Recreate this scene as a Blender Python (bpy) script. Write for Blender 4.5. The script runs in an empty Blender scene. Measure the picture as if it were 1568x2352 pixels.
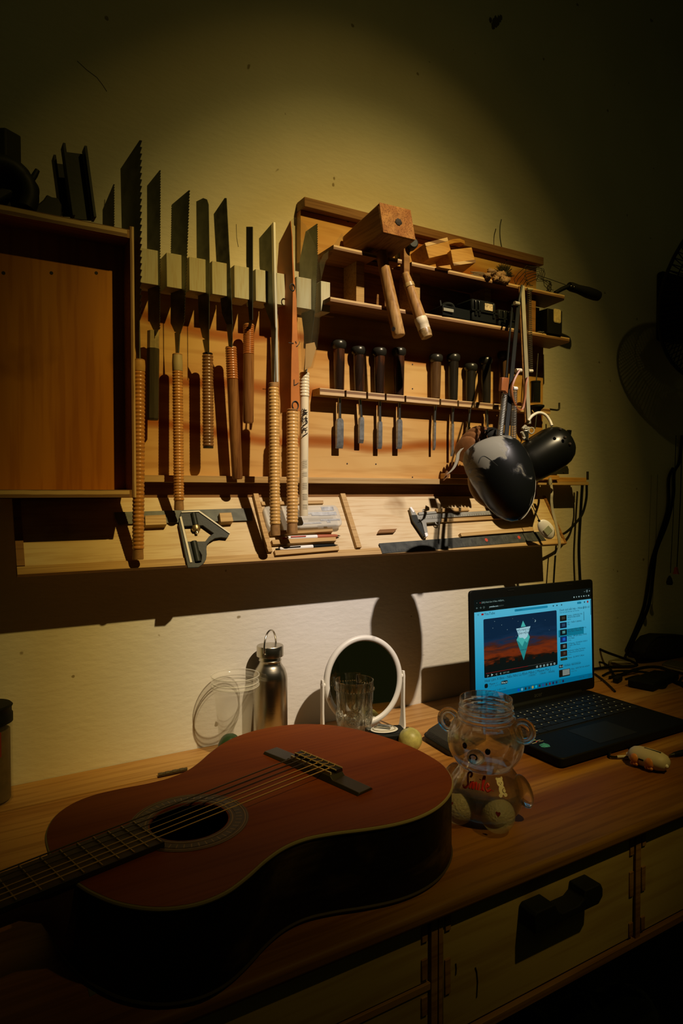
import bpy, bmesh, math, random
from mathutils import Vector as V, Matrix as M, noise as NZ
random.seed(7)
S = bpy.context.scene
COL = S.collection
R = math.radians

# ------------------------------------------------------------------ camera
F = 1530.0
PSI, PIT = R(30.7), R(-1.72)
CAM = V((0, -1.168, 1.217))
_r = V((math.cos(PSI), -math.sin(PSI), 0))
_f0 = V((math.sin(PSI), math.cos(PSI), 0))
_u0 = V((0, 0, 1))
_f = _f0 * math.cos(PIT) + _u0 * math.sin(PIT)
_u = _u0 * math.cos(PIT) - _f0 * math.sin(PIT)
cam = bpy.data.cameras.new('camera')
cam.sensor_width = 36
cam.lens = F / 2352 * 36
cam.clip_start = .02
co = bpy.data.objects.new('camera', cam)
COL.objects.link(co)
co.matrix_world = M((( _r.x, _u.x, -_f.x, CAM.x), (_r.y, _u.y, -_f.y, CAM.y), (_r.z, _u.z, -_f.z, CAM.z), (0, 0, 0, 1)))
S.camera = co

# ------------------------------------------------------------------ light
S.view_settings.view_transform = 'Standard'
S.view_settings.look = 'None'
S.view_settings.gamma = 1
S.view_settings.exposure = 0
S.cycles.caustics_refractive = False
S.cycles.caustics_reflective = False
w = bpy.data.worlds.new('World')
S.world = w
w.use_nodes = True
w.node_tree.nodes['Background'].inputs[0].default_value = (.62, .62, .14, 1)
w.node_tree.nodes['Background'].inputs[1].default_value = .0085

LP = V((.90, -1.84, 3.14))       # work spot above and behind the camera
LT = V((.75, 0.0, 1.12))
sl = bpy.data.lights.new('work_spot', 'SPOT')
sl.energy = 380
sl.spot_size = R(84)
sl.spot_blend = .3
sl.shadow_soft_size = .022
sl.use_nodes = True
nt = sl.node_tree
em = nt.nodes['Emission']
tc = nt.nodes.new('ShaderNodeTexCoord')
sp = nt.nodes.new('ShaderNodeSeparateXYZ')
nt.links.new(tc.outputs['Normal'], sp.inputs[0])
ab = nt.nodes.new('ShaderNodeMath'); ab.operation = 'ABSOLUTE'
nt.links.new(sp.outputs['Z'], ab.inputs[0])
ac = nt.nodes.new('ShaderNodeMath'); ac.operation = 'ARCCOSINE'
nt.links.new(ab.outputs[0], ac.inputs[0])
dv_ = nt.nodes.new('ShaderNodeMath'); dv_.operation = 'DIVIDE'; dv_.inputs[1].default_value = R(40)
nt.links.new(ac.outputs[0], dv_.inputs[0])
rp = nt.nodes.new('ShaderNodeValToRGB')   # soft beam: dimmer and yellower towards its rim
prof_ = ((0, 10.8, .87, .86), (3, 10.6, .86, .80), (5.4, 9.9, .81, .62), (7.5, 8.8, .79, .47), (9.3, 6.9, .73, .29), (10.7, 5.0, .67, .18), (12, 3.2, .64, .14), (13, 2.6, .68, .17), (15, 1.15, .73, .18), (16.5, .48, .73, .17), (18, .33, .70, .15), (20, .085, .78, .19), (24, .04, .88, .25), (32, .015, .9, .25), (39, .004, .9, .25))
while len(rp.color_ramp.elements) < len(prof_): rp.color_ramp.elements.new(.5)
for el_, (dg_, i0_, g0_, b0_) in zip(rp.color_ramp.elements, prof_):
    el_.position = dg_ / 40; el_.color = (i0_ / 10.8, i0_ / 10.8 * g0_, i0_ / 10.8 * b0_, 1)
nt.links.new(dv_.outputs[0], rp.inputs[0])
nt.links.new(rp.outputs[0], em.inputs[0])
lo = bpy.data.objects.new('work_spot', sl)
COL.objects.link(lo)
lo.location = LP
lo.rotation_euler = (LT - LP).to_track_quat('-Z', 'Y').to_euler()

# ------------------------------------------------------------------ helpers
def ray(px, py):
    return (px - 784) / F * _r - (py - 1176) / F * _u + _f

def at(px, py, axis, val):
    """the point of the plane axis = val that the photo shows at (px, py)"""
    d = ray(px, py); i = 'xyz'.index(axis)
    return CAM + d * ((val - CAM[i]) / d[i])

def wy(px, py, y): return at(px, py, 'y', y)
def wz(px, py, z): return at(px, py, 'z', z)
def wx(px, py, x): return at(px, py, 'x', x)

def tag(o, label, cat, group=None):
    o['label'] = label; o['category'] = cat
    if group: o['group'] = group
    return o

def thing(name, label, cat, loc, group=None):
    o = bpy.data.objects.new(name, None)
    o.empty_display_size = .02
    COL.objects.link(o); o.location = loc
    return tag(o, label, cat, group)

def obj(name, bm, m, parent=None, bev=0, ang=38, label=None, recalc=True, seg=2):
    if recalc:
        bmesh.ops.recalc_face_normals(bm, faces=bm.faces[:])
    root = parent
    while root and root.parent: root = root.parent
    if root:
        off = V(root.location)
    else:
        xs = [v.co for v in bm.verts]
        off = V(((min(c.x for c in xs) + max(c.x for c in xs)) / 2, (min(c.y for c in xs) + max(c.y for c in xs)) / 2, min(c.z for c in xs)))
    bm.transform(M.Translation(-off))
    me = bpy.data.meshes.new(name)
    bm.to_mesh(me); bm.free()
    me.polygons.foreach_set('use_smooth', [True] * len(me.polygons))
    me.set_sharp_from_angle(angle=R(ang))
    o = bpy.data.objects.new(name, me)
    for mm in (m if isinstance(m, (list, tuple)) else [m]): me.materials.append(mm)
    COL.objects.link(o)
    if parent: o.parent = parent
    else: o.location = off
    if bev:
        b = o.modifiers.new('bevel', 'BEVEL'); b.width = bev; b.segments = seg; b.limit_method = 'ANGLE'; b.angle_limit = R(40)
    if label: o['label'] = label
    return o

def nb(): return bmesh.new()

def hexa(bm, p):
    """box from 8 points: 0-3 one face in order, 4-7 the opposite face"""
    v = [bm.verts.new(q) for q in p]
    for f in ((0, 1, 2, 3), (7, 6, 5, 4), (0, 4, 5, 1), (1, 5, 6, 2), (2, 6, 7, 3), (3, 7, 4, 0)):
        bm.faces.new([v[i] for i in f])
    return bm

def box(x0, x1, y0, y1, z0, z1, bm=None):
    bm = bm or nb()
    return hexa(bm, [(x0, y0, z0), (x1, y0, z0), (x1, y1, z0), (x0, y1, z0), (x0, y0, z1), (x1, y0, z1), (x1, y1, z1), (x0, y1, z1)])

def obox(c, X, Y, Z, sx, sy, sz, bm=None):
    """box centred at c with axes X, Y, Z and full sizes"""
    bm = bm or nb(); c = V(c); X = V(X).normalized() * sx / 2; Y = V(Y).normalized() * sy / 2; Z = V(Z).normalized() * sz / 2
    return hexa(bm, [c - X - Y - Z, c + X - Y - Z, c + X + Y - Z, c - X + Y - Z, c - X - Y + Z, c + X - Y + Z, c + X + Y + Z, c - X + Y + Z])

def prism(pts, ext, bm=None):
    """polygon (3-D points, planar) extruded by vector ext"""
    bm = bm or nb(); ext = V(ext)
    a = [bm.verts.new(p) for p in pts]; b = [bm.verts.new(V(p) + ext) for p in pts]
    bm.faces.new(a); bm.faces.new(b[::-1]); n = len(a)
    for i in range(n): bm.faces.new((a[i], b[i], b[(i + 1) % n], a[(i + 1) % n]))
    return bm

def prism_holes(loops, ext):
    """outer loop plus hole loops, planar, extruded by ext"""
    bm = nb(); ext = V(ext); edges = []
    for lp in loops:
        vs = [bm.verts.new(p) for p in lp]
        edges += [bm.edges.new((vs[i], vs[(i + 1) % len(vs)])) for i in range(len(vs))]
    g = bmesh.ops.triangle_fill(bm, use_beauty=True, use_dissolve=False, edges=edges)
    fs = [x for x in g['geom'] if isinstance(x, bmesh.types.BMFace)]
    r = bmesh.ops.extrude_face_region(bm, geom=fs)
    bmesh.ops.translate(bm, verts=[x for x in r['geom'] if isinstance(x, bmesh.types.BMVert)], vec=ext)
    return bm

def front(pxs, y, depth, bm=None):
    """pixel outline on the plane y, extruded away from the viewer"""
    return prism([wy(a, b, y) for a, b in pxs], (0, depth, 0), bm)

def frame_of(d):
    d = V(d).normalized()
    a = V((0, 0, 1)) if abs(d.z) < .9 else V((1, 0, 0))
    x = a.cross(d).normalized(); return x, d.cross(x).normalized(), d

def tube(pts, rad, seg=10, bm=None, closed=False, flat=None, cap=True):
    """round (or flat = (a, b) elliptical) sweep along points"""
    bm = bm or nb(); pts = [V(p) for p in pts]; n = len(pts); rings = []
    x = None
    for i, p in enumerate(pts):
        if closed: d = pts[(i + 1) % n] - pts[i - 1]
        else: d = pts[min(i + 1, n - 1)] - pts[max(i - 1, 0)]
        d.normalize()
        if x is None: x = frame_of(d)[0]
        x = (x - d * x.dot(d)).normalized(); y = d.cross(x)
        r = rad[i] if isinstance(rad, (list, tuple)) else rad
        a, b = flat if flat else (1, 1)
        rings.append([bm.verts.new(p + x * (r * a * math.cos(2 * math.pi * k / seg)) + y * (r * b * math.sin(2 * math.pi * k / seg))) for k in range(seg)])
    for i in range(n if closed else n - 1):
        A, B = rings[i], rings[(i + 1) % n]
        for k in range(seg): bm.faces.new((A[k], A[(k + 1) % seg], B[(k + 1) % seg], B[k]))
    if cap and not closed:
        bm.faces.new(rings[0][::-1]); bm.faces.new(rings[-1])
    return bm

def smooth_path(pts, n=8):
    """Catmull-Rom through points"""
    P = [V(p) for p in pts]; P = [P[0] * 2 - P[1]] + P + [P[-1] * 2 - P[-2]]; out = []
    for i in range(1, len(P) - 2):
        a, b, c, d = P[i - 1:i + 3]
        for k in range(n):
            t = k / n
            out.append(.5 * (2 * b + (c - a) * t + (2 * a - 5 * b + 4 * c - d) * t * t + (3 * b - a - 3 * c + d) * t ** 3))
    return out + [P[-2]]

def lathe(prof, o, d=(0, 0, 1), seg=32, bm=None, sx=1, sy=1, closed=False):
    """profile [(radius, height)] turned about the axis d at o"""
    bm = bm or nb(); x, y, z = frame_of(d); o = V(o); rings = []
    if V(d).normalized().z > .999995: x, y, z = V((1, 0, 0)), V((0, 1, 0)), V((0, 0, 1))
    for r, h in prof:
        if r < 1e-6: rings.append([bm.verts.new(o + z * h)])
        else: rings.append([bm.verts.new(o + z * h + x * (r * sx * math.cos(2 * math.pi * k / seg)) + y * (r * sy * math.sin(2 * math.pi * k / seg))) for k in range(seg)])
    prs = list(zip(rings, rings[1:]))
    if closed: prs.append((rings[-1], rings[0]))
    for A, B in prs:
        if len(A) == 1 and len(B) == 1: continue
        for k in range(seg):
            k2 = (k + 1) % seg
            if len(A) == 1: bm.faces.new((A[0], B[k2], B[k]))
            elif len(B) == 1: bm.faces.new((A[k], A[k2], B[0]))
            else: bm.faces.new((A[k], A[k2], B[k2], B[k]))
    if not closed:
        if len(rings[0]) > 1: bm.faces.new(rings[0][::-1])
        if len(rings[-1]) > 1: bm.faces.new(rings[-1])
    return bm

def ball(c, rx, ry, rz, seg=24, bm=None, rough=0, fr=30, X=None, Y=None, Z=None):
    bm = bm or nb(); c = V(c); n = seg // 2
    X = V(X or (1, 0, 0)).normalized(); Y = V(Y or (0, 1, 0)).normalized(); Z = V(Z or (0, 0, 1)).normalized(); rings = []
    for i in range(n + 1):
        t = math.pi * i / n; row = []
        for k in range(1 if i in (0, n) else seg):
            a = 2 * math.pi * k / seg
            d = V((math.sin(t) * math.cos(a), math.sin(t) * math.sin(a), -math.cos(t)))
            s = 1 + rough * NZ.noise(d * 2 + c * fr)
            row.append(bm.verts.new(c + X * d.x * rx * s + Y * d.y * ry * s + Z * d.z * rz * s))
        rings.append(row)
    for A, B in zip(rings, rings[1:]):
        for k in range(seg):
            k2 = (k + 1) % seg
            if len(A) == 1: bm.faces.new((A[0], B[k2], B[k]))
            elif len(B) == 1: bm.faces.new((A[k], A[k2], B[0]))
            else: bm.faces.new((A[k], A[k2], B[k2], B[k]))
    return bm

def loft(sections, bm=None):
    bm = bm or nb(); rows = [[bm.verts.new(p) for p in s] for s in sections]; n = len(rows[0])
    for A, B in zip(rows, rows[1:]):
        for k in range(n): bm.faces.new((A[k], A[(k + 1) % n], B[(k + 1) % n], B[k]))
    bm.faces.new(rows[0][::-1]); bm.faces.new(rows[-1])
    return bm

def ribbon(pts, width, wdir, th=.0012, n=8):
    P = smooth_path(pts, n); bm = nb(); rows = []; wd = V(wdir).normalized() * width / 2
    for i, p in enumerate(P):
        d = (P[min(i + 1, len(P) - 1)] - P[max(i - 1, 0)]).normalized()
        q = d.cross(wd).normalized() * th / 2
        rows.append([p - wd - q, p + wd - q, p + wd + q, p - wd + q])
    return loft(rows, bm)

def text_bm(s, size, mat4, ext=.0002, align='CENTER'):
    c = bpy.data.curves.new('lettering', 'FONT'); c.body = s; c.size = size; c.extrude = ext; c.align_x = align; c.align_y = 'CENTER'; c.resolution_u = 3
    o = bpy.data.objects.new('lettering', c); COL.objects.link(o)
    bpy.context.view_layer.update()
    dg = bpy.context.evaluated_depsgraph_get()
    me = bpy.data.meshes.new_from_object(o.evaluated_get(dg))
    bm = nb(); bm.from_mesh(me); bpy.data.meshes.remove(me)
    bpy.data.objects.remove(o); bpy.data.curves.remove(c)
    bm.transform(mat4); return bm

def basis(o, X, Y):
    X = V(X).normalized(); Z = X.cross(V(Y)).normalized(); Y = Z.cross(X)
    return M(((X.x, Y.x, Z.x, o[0]), (X.y, Y.y, Z.y, o[1]), (X.z, Y.z, Z.z, o[2]), (0, 0, 0, 1)))

def join(bms):
    a = bms[0]
    for b in bms[1:]:
        me = bpy.data.meshes.new('t'); b.to_mesh(me); b.free(); a.from_mesh(me); bpy.data.meshes.remove(me)
    return a

# ------------------------------------------------------------------ materials
def _new(name):
    m = bpy.data.materials.new(name); m.use_nodes = True
    n = m.node_tree; b = n.nodes['Principled BSDF']; return m, n, b

def mat(name, col, rough=.5, metal=0, bump=0, bs=200, var=0, vs=30, spec=.5, coat=0, stretch=(1, 1, 1), emit=0):
    m, n, b = _new(name)
    b.inputs['Base Color'].default_value = (*col, 1); b.inputs['Roughness'].default_value = rough
    b.inputs['Metallic'].default_value = metal; b.inputs['Specular IOR Level'].default_value = spec
    b.inputs['Coat Weight'].default_value = coat
    if emit:
        b.inputs['Emission Color'].default_value = (*col, 1); b.inputs['Emission Strength'].default_value = emit
    if bump or var:
        t = n.nodes.new('ShaderNodeTexCoord'); mp = n.nodes.new('ShaderNodeMapping'); mp.inputs['Scale'].default_value = stretch
        n.links.new(t.outputs['Object'], mp.inputs[0])
    if var:
        z = n.nodes.new('ShaderNodeTexNoise'); z.inputs['Scale'].default_value = vs; z.inputs['Detail'].default_value = 5
        n.links.new(mp.outputs[0], z.inputs[0])
        r = n.nodes.new('ShaderNodeValToRGB'); r.color_ramp.elements[0].position = .3; r.color_ramp.elements[1].position = .7
        r.color_ramp.elements[0].color = (*[c * (1 - var) for c in col], 1); r.color_ramp.elements[1].color = (*[min(1, c * (1 + var)) for c in col], 1)
        n.links.new(z.outputs[0], r.inputs[0]); n.links.new(r.outputs[0], b.inputs['Base Color'])
    if bump:
        z = n.nodes.new('ShaderNodeTexNoise'); z.inputs['Scale'].default_value = bs; z.inputs['Detail'].default_value = 4
        n.links.new(mp.outputs[0], z.inputs[0])
        u = n.nodes.new('ShaderNodeBump'); u.inputs['Strength'].default_value = bump; u.inputs['Distance'].default_value = .002
        n.links.new(z.outputs[0], u.inputs['Height']); n.links.new(u.outputs[0], b.inputs['Normal'])
    return m

def wood(name, light, dark, axis='x', scale=14, stretch=9, rough=.55, fine=.35, bands=0, contrast=(.35, .7), spots=0, coat=0, planks=None):
    """grain running along axis"""
    m, n, b = _new(name); L = n.links
    t = n.nodes.new('ShaderNodeTexCoord'); mp = n.nodes.new('ShaderNodeMapping')
    sc = [1, 1, 1]; sc['xyz'.index(axis)] = 1 / stretch; mp.inputs['Scale'].default_value = sc
    L.new(t.outputs['Object'], mp.inputs[0])
    a = n.nodes.new('ShaderNodeTexNoise'); a.inputs['Scale'].default_value = scale; a.inputs['Detail'].default_value = 4; a.inputs['Distortion'].default_value = .6
    L.new(mp.outputs[0], a.inputs[0]); src = a.outputs[0]
    r = n.nodes.new('ShaderNodeValToRGB'); r.color_ramp.elements[0].position, r.color_ramp.elements[1].position = contrast
    r.color_ramp.elements[0].color = (*dark, 1); r.color_ramp.elements[1].color = (*light, 1)
    L.new(src, r.inputs[0]); colr = r.outputs[0]
    g = n.nodes.new('ShaderNodeTexNoise'); g.inputs['Scale'].default_value = scale * 14; g.inputs['Detail'].default_value = 2
    mp2 = n.nodes.new('ShaderNodeMapping'); sc2 = [1, 1, 1]; sc2['xyz'.index(axis)] = 1 / (stretch * 3.5); mp2.inputs['Scale'].default_value = sc2
    L.new(t.outputs['Object'], mp2.inputs[0]); L.new(mp2.outputs[0], g.inputs[0])
    r2 = n.nodes.new('ShaderNodeValToRGB'); r2.color_ramp.elements[0].position = .38; r2.color_ramp.elements[1].position = .52
    k = 1 - fine; r2.color_ramp.elements[0].color = (k, k * .93, k * .85, 1); r2.color_ramp.elements[1].color = (1, 1, 1, 1)
    L.new(g.outputs[0], r2.inputs[0])
    mx = n.nodes.new('ShaderNodeMix'); mx.data_type = 'RGBA'; mx.blend_type = 'MULTIPLY'; mx.inputs[0].default_value = 1
    L.new(colr, mx.inputs['A']); L.new(r2.outputs[0], mx.inputs['B']); colr = mx.outputs['Result']
    if bands:
        wv = n.nodes.new('ShaderNodeTexWave'); wv.wave_type = 'BANDS'; wv.bands_direction = 'Z' if axis != 'z' else 'X'
        wv.inputs['Scale'].default_value = bands; wv.inputs['Distortion'].default_value = 7.5; wv.inputs['Detail'].default_value = 2.0; wv.inputs['Detail Scale'].default_value = .9
        mp3 = n.nodes.new('ShaderNodeMapping'); s3 = [1, 1, 1]; s3['xyz'.index(axis)] = .55; mp3.inputs['Scale'].default_value = s3
        L.new(t.outputs['Object'], mp3.inputs[0]); L.new(mp3.outputs[0], wv.inputs[0])
        r3 = n.nodes.new('ShaderNodeValToRGB'); r3.color_ramp.elements[0].position = .0; r3.color_ramp.elements[1].position = .20
        r3.color_ramp.elements[0].color = (.58, .28, .09, 1); r3.color_ramp.elements[1].color = (1, 1, 1, 1)
        L.new(wv.outputs[0], r3.inputs[0])
        mx3 = n.nodes.new('ShaderNodeMix'); mx3.data_type = 'RGBA'; mx3.blend_type = 'MULTIPLY'; mx3.inputs[0].default_value = .95
        L.new(colr, mx3.inputs['A']); L.new(r3.outputs[0], mx3.inputs['B']); colr = mx3.outputs['Result']
    if spots:
        vn = n.nodes.new('ShaderNodeTexNoise'); vn.inputs['Scale'].default_value = spots; vn.inputs['Detail'].default_value = 3
        L.new(t.outputs['Object'], vn.inputs[0])
        r4 = n.nodes.new('ShaderNodeValToRGB'); r4.color_ramp.elements[0].position = .28; r4.color_ramp.elements[1].position = .42
        r4.color_ramp.elements[0].color = (.45, .36, .26, 1); r4.color_ramp.elements[1].color = (1, 1, 1, 1)
        L.new(vn.outputs[0], r4.inputs[0])
        mx4 = n.nodes.new('ShaderNodeMix'); mx4.data_type = 'RGBA'; mx4.blend_type = 'MULTIPLY'; mx4.inputs[0].default_value = .8
        L.new(colr, mx4.inputs['A']); L.new(r4.outputs[0], mx4.inputs['B']); colr = mx4.outputs['Result']
    if planks:      # boards glued side by side, each of its own colour, across y
        sy = n.nodes.new('ShaderNodeSeparateXYZ'); L.new(t.outputs['Object'], sy.inputs[0])
        wob = n.nodes.new('ShaderNodeMath'); wob.operation = 'MULTIPLY_ADD'; wob.inputs[1].default_value = .03; L.new(a.outputs[0], wob.inputs[0]); L.new(sy.outputs['Y'], wob.inputs[2])
        mr = n.nodes.new('ShaderNodeMapRange'); mr.inputs['From Min'].default_value = -.275; mr.inputs['From Max'].default_value = .230; L.new(wob.outputs[0], mr.inputs[0])
        r5 = n.nodes.new('ShaderNodeValToRGB')
        while len(r5.color_ramp.elements) < len(planks): r5.color_ramp.elements.new(.5)
        for el_, pk in zip(r5.color_ramp.elements, planks): el_.position = pk[0]; el_.color = (*[min(1, c) for c in pk[1:]], 1)
        L.new(mr.outputs[0], r5.inputs[0])
        mx5 = n.nodes.new('ShaderNodeMix'); mx5.data_type = 'RGBA'; mx5.blend_type = 'MULTIPLY'; mx5.inputs[0].default_value = 1
        L.new(colr, mx5.inputs['A']); L.new(r5.outputs[0], mx5.inputs['B']); colr = mx5.outputs['Result']
    L.new(colr, b.inputs['Base Color']); b.inputs['Roughness'].default_value = rough; b.inputs['Coat Weight'].default_value = coat
    b.inputs['Coat Roughness'].default_value = .25; b.inputs['Specular IOR Level'].default_value = .16
    return m

def ply_edge(name, axis='z', n_layers=330):
    """cut edge of plywood: layers stacked along axis"""
    m, n, b = _new(name); L = n.links
    t = n.nodes.new('ShaderNodeTexCoord'); wv = n.nodes.new('ShaderNodeTexWave'); wv.bands_direction = axis.upper()
    wv.inputs['Scale'].default_value = n_layers / 6.28 * .32; wv.inputs['Distortion'].default_value = .6; wv.inputs['Detail'].default_value = 2
    L.new(t.outputs['Object'], wv.inputs[0])
    r = n.nodes.new('ShaderNodeValToRGB'); r.color_ramp.elements[0].position = .35; r.color_ramp.elements[1].position = .6
    r.color_ramp.elements[0].color = (.20, .10, .035, 1); r.color_ramp.elements[1].color = (.62, .42, .19, 1)
    L.new(wv.outputs[0], r.inputs[0]); L.new(r.outputs[0], b.inputs['Base Color']); b.inputs['Roughness'].default_value = .7
    return m

def clear(name, tint=(.97, .97, .93), gloss=.06, edge=.55, rough=.02):
    """thin clear plastic or thin-walled glass"""
    m = bpy.data.materials.new(name); m.use_nodes = True; n = m.node_tree; n.nodes.clear(); L = n.links
    o = n.nodes.new('ShaderNodeOutputMaterial'); t = n.nodes.new('ShaderNodeBsdfTransparent'); g = n.nodes.new('ShaderNodeBsdfGlossy')
    t.inputs[0].default_value = (*tint, 1); g.inputs['Roughness'].default_value = rough
    lw = n.nodes.new('ShaderNodeLayerWeight'); lw.inputs[0].default_value = .35
    r = n.nodes.new('ShaderNodeValToRGB'); r.color_ramp.elements[0].color = (gloss,) * 3 + (1,); r.color_ramp.elements[1].color = (edge,) * 3 + (1,)
    r.color_ramp.elements[0].position = .3
    L.new(lw.outputs['Facing'], r.inputs[0])
    x = n.nodes.new('ShaderNodeMixShader'); L.new(r.outputs[0], x.inputs[0]); L.new(t.outputs[0], x.inputs[1]); L.new(g.outputs[0], x.inputs[2]); L.new(x.outputs[0], o.inputs[0])
    return m

def milky(name, col, alpha, rough=.3):
    m, n, b = _new(name)
    b.inputs['Base Color'].default_value = (*col, 1); b.inputs['Alpha'].default_value = alpha; b.inputs['Roughness'].default_value = rough
    return m

def glow(name, col, s=1.0):
    m = bpy.data.materials.new(name); m.use_nodes = True; n = m.node_tree; n.nodes.clear()
    o = n.nodes.new('ShaderNodeOutputMaterial'); e = n.nodes.new('ShaderNodeEmission'); e.inputs[0].default_value = (*col, 1); e.inputs[1].default_value = s
    n.links.new(e.outputs[0], o.inputs[0]); return m

# wall plaster with a few stains, pits and trowel ripples
def plaster():
    m, n, b = _new('plaster'); L = n.links
    t = n.nodes.new('ShaderNodeTexCoord')
    a = n.nodes.new('ShaderNodeTexNoise'); a.inputs['Scale'].default_value = 3; a.inputs['Detail'].default_value = 6
    L.new(t.outputs['Object'], a.inputs[0])
    r = n.nodes.new('ShaderNodeValToRGB'); r.color_ramp.elements[0].color = (.66, .615, .49, 1); r.color_ramp.elements[1].color = (.76, .715, .60, 1)
    r.color_ramp.elements[0].position = .35; r.color_ramp.elements[1].position = .65
    L.new(a.outputs[0], r.inputs[0])
    sp_ = n.nodes.new('ShaderNodeTexNoise'); sp_.inputs['Scale'].default_value = 46; sp_.inputs['Detail'].default_value = 1
    L.new(t.outputs['Object'], sp_.inputs[0])
    r2 = n.nodes.new('ShaderNodeValToRGB'); r2.color_ramp.elements[0].position = .19; r2.color_ramp.elements[1].position = .22
    r2.color_ramp.elements[0].color = (.45, .40, .3, 1); r2.color_ramp.elements[1].color = (1, 1, 1, 1)
    L.new(sp_.outputs[0], r2.inputs[0])
    mx = n.nodes.new('ShaderNodeMix'); mx.data_type = 'RGBA'; mx.blend_type = 'MULTIPLY'; mx.inputs[0].default_value = 1
    L.new(r.outputs[0], mx.inputs['A']); L.new(r2.outputs[0], mx.inputs['B']); L.new(mx.outputs['Result'], b.inputs['Base Color'])
    b.inputs['Roughness'].default_value = .9; b.inputs['Specular IOR Level'].default_value = .15
    g = n.nodes.new('ShaderNodeTexNoise'); g.inputs['Scale'].default_value = 95; g.inputs['Detail'].default_value = 5
    mp = n.nodes.new('ShaderNodeMapping'); mp.inputs['Scale'].default_value = (.55, 1, 1.3)
    L.new(t.outputs['Object'], mp.inputs[0]); L.new(mp.outputs[0], g.inputs[0])
    u = n.nodes.new('ShaderNodeBump'); u.inputs['Strength'].default_value = .28; u.inputs['Distance'].default_value = .003
    L.new(g.outputs[0], u.inputs['Height']); L.new(u.outputs[0], b.inputs['Normal'])
    return m

PLASTER = plaster()
PINE = wood('pine_ply', (.62, .385, .125), (.50, .245, .055), 'x', 5, 3.2, .5, .14, bands=3.0, contrast=(.30, .58), spots=0)
BIRCH = wood('birch_ply', (.64, .51, .29), (.57, .43, .22), 'x', 16, 5, .6, .12, spots=9)
STRIP = wood('pine_strip', (.52, .36, .155), (.44, .27, .09), 'x', 22, 14, .55, .25)
BLOCKW = wood('pale_block_wood', (.57, .54, .39), (.50, .47, .32), 'z', 22, 4, .65, .08)
ORANGE = wood('okoume_ply', (.60, .245, .022), (.40, .14, .012), 'z', 7, 5, .5, .16, spots=7)
BROWNP = wood('brown_ply', (.36, .19, .06), (.22, .10, .03), 'x', 12, 7, .55, .25)
PLYZ = ply_edge('ply_edge_layers', 'z')
PLYX = ply_edge('ply_edge_layers_upright', 'x', 500)
PLYT = ply_edge('rack_ply_edge', 'z', 560)
BENCH = wood('bench_plank', (.56, .33, .12), (.40, .19, .055), 'x', 9, 6, .5, .25, coat=.0, planks=((0, .46, .40, .17), (.14, .50, .38, .15), (.26, .42, .29, .10), (.31, .80, .74, .5), (.345, .80, .72, .46), (.365, .45, .31, .14), (.5, .55, .42, .24), (.60, .72, .58, .36), (.72, .95, .88, .75), (1, 1, 1, 1)))
REAR = wood('rear_plank_wood', (.56, .34, .13), (.44, .24, .08), 'x', 8, 6, .45, .2, coat=.1)
DRAWW = wood('drawer_front_wood', (.50, .36, .12), (.36, .24, .08), 'x', 5, 4, .55, .15, spots=6)
CAPW = wood('dark_cap_wood', (.30, .17, .07), (.20, .10, .04), 'x', 20, 9, .55, .25)
STEEL = mat('blade_steel', (.16, .17, .14), .38, .75, bump=.12, bs=60, var=.30, vs=40)
STEELB = mat('bright_steel', (.62, .62, .56), .25, 1, var=.12, vs=50)
SPINE = mat('pale_spine', (.72, .70, .64), .35, .4)
CHROME = mat('brushed_steel', (.52, .48, .38), .27, 1, bump=.05, bs=40, stretch=(1, 1, 18))
CHROME.node_tree.nodes['Principled BSDF'].inputs['Anisotropic'].default_value = .55
GREYM = mat('worn_chisel_steel', (.34, .34, .29), .42, .7, var=.3, vs=120)
BLACK = mat('black_plastic', (.008, .009, .007), .55, spec=.10, bump=.05, bs=300)
BLACKG = mat('black_gloss', (.010, .011, .009), .18)
BLACKM = mat('black_rubber', (.010, .010, .008), .75, spec=.2)
KEYM = mat('key_plastic', (.008, .0085, .007), .6, spec=.2)
RATTAN = mat('honey_rattan', (.50, .22, .05), .33, var=.22, vs=60, coat=.3)
RATTANL = mat('pale_rattan', (.62, .36, .11), .33, var=.15, vs=60, coat=.3)
RATTAND = mat('dark_rattan', (.22, .10, .03), .30, var=.3, vs=60, coat=.35)
RATTANR = mat('red_lacquered_wrap', (.42, .14, .03), .28, var=.2, vs=60, coat=.4)
HANDW = wood('handle_wood', (.36, .16, .04), (.17, .065, .018), 'z', 40, 9, .38, .3, coat=.3)
ENDW = mat('handle_butt_wood', (.34, .18, .06), .55, var=.3, vs=90)
DARKOCT = wood('dark_octagon_wood', (.075, .062, .035), (.04, .033, .018), 'z', 40, 9, .5, .2)
CREAM = mat('cream_lacquer', (.80, .70, .45), .32, var=.08, vs=25, coat=.3)
INK = mat('ink', (.02, .016, .01), .6)
LACQ = wood('dark_lacquer_wood', (.15, .045, .012), (.022, .011, .006), 'z', 42, 5, .22, .3, coat=.6, contrast=(.42, .62))
LACQB = wood('black_lacquer_wood', (.035, .028, .014), (.018, .014, .008), 'z', 36, 6, .3, .2, coat=.4)
LACQBR = wood('brown_lacquer_wood', (.17, .095, .03), (.09, .045, .015), 'z', 36, 6, .35, .2, coat=.3)
HOOP = mat('dark_hoop', (.05, .046, .032), .3, .6)
KRAFT = mat('oiled_kraft_paper', (.48, .155, .022), .5, var=.22, vs=28, bump=.2, bs=30)
def haze(name, col, alpha, rough):
    m = milky(name, col, alpha, rough); m.node_tree.nodes['Principled BSDF'].inputs['Specular IOR Level'].default_value = .6; return m
CLEARP = haze('clear_film', (.16, .14, .07), .12, .08)
CLEARC = haze('clear_cup_plastic', (.85, .81, .68), .17, .10)
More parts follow.
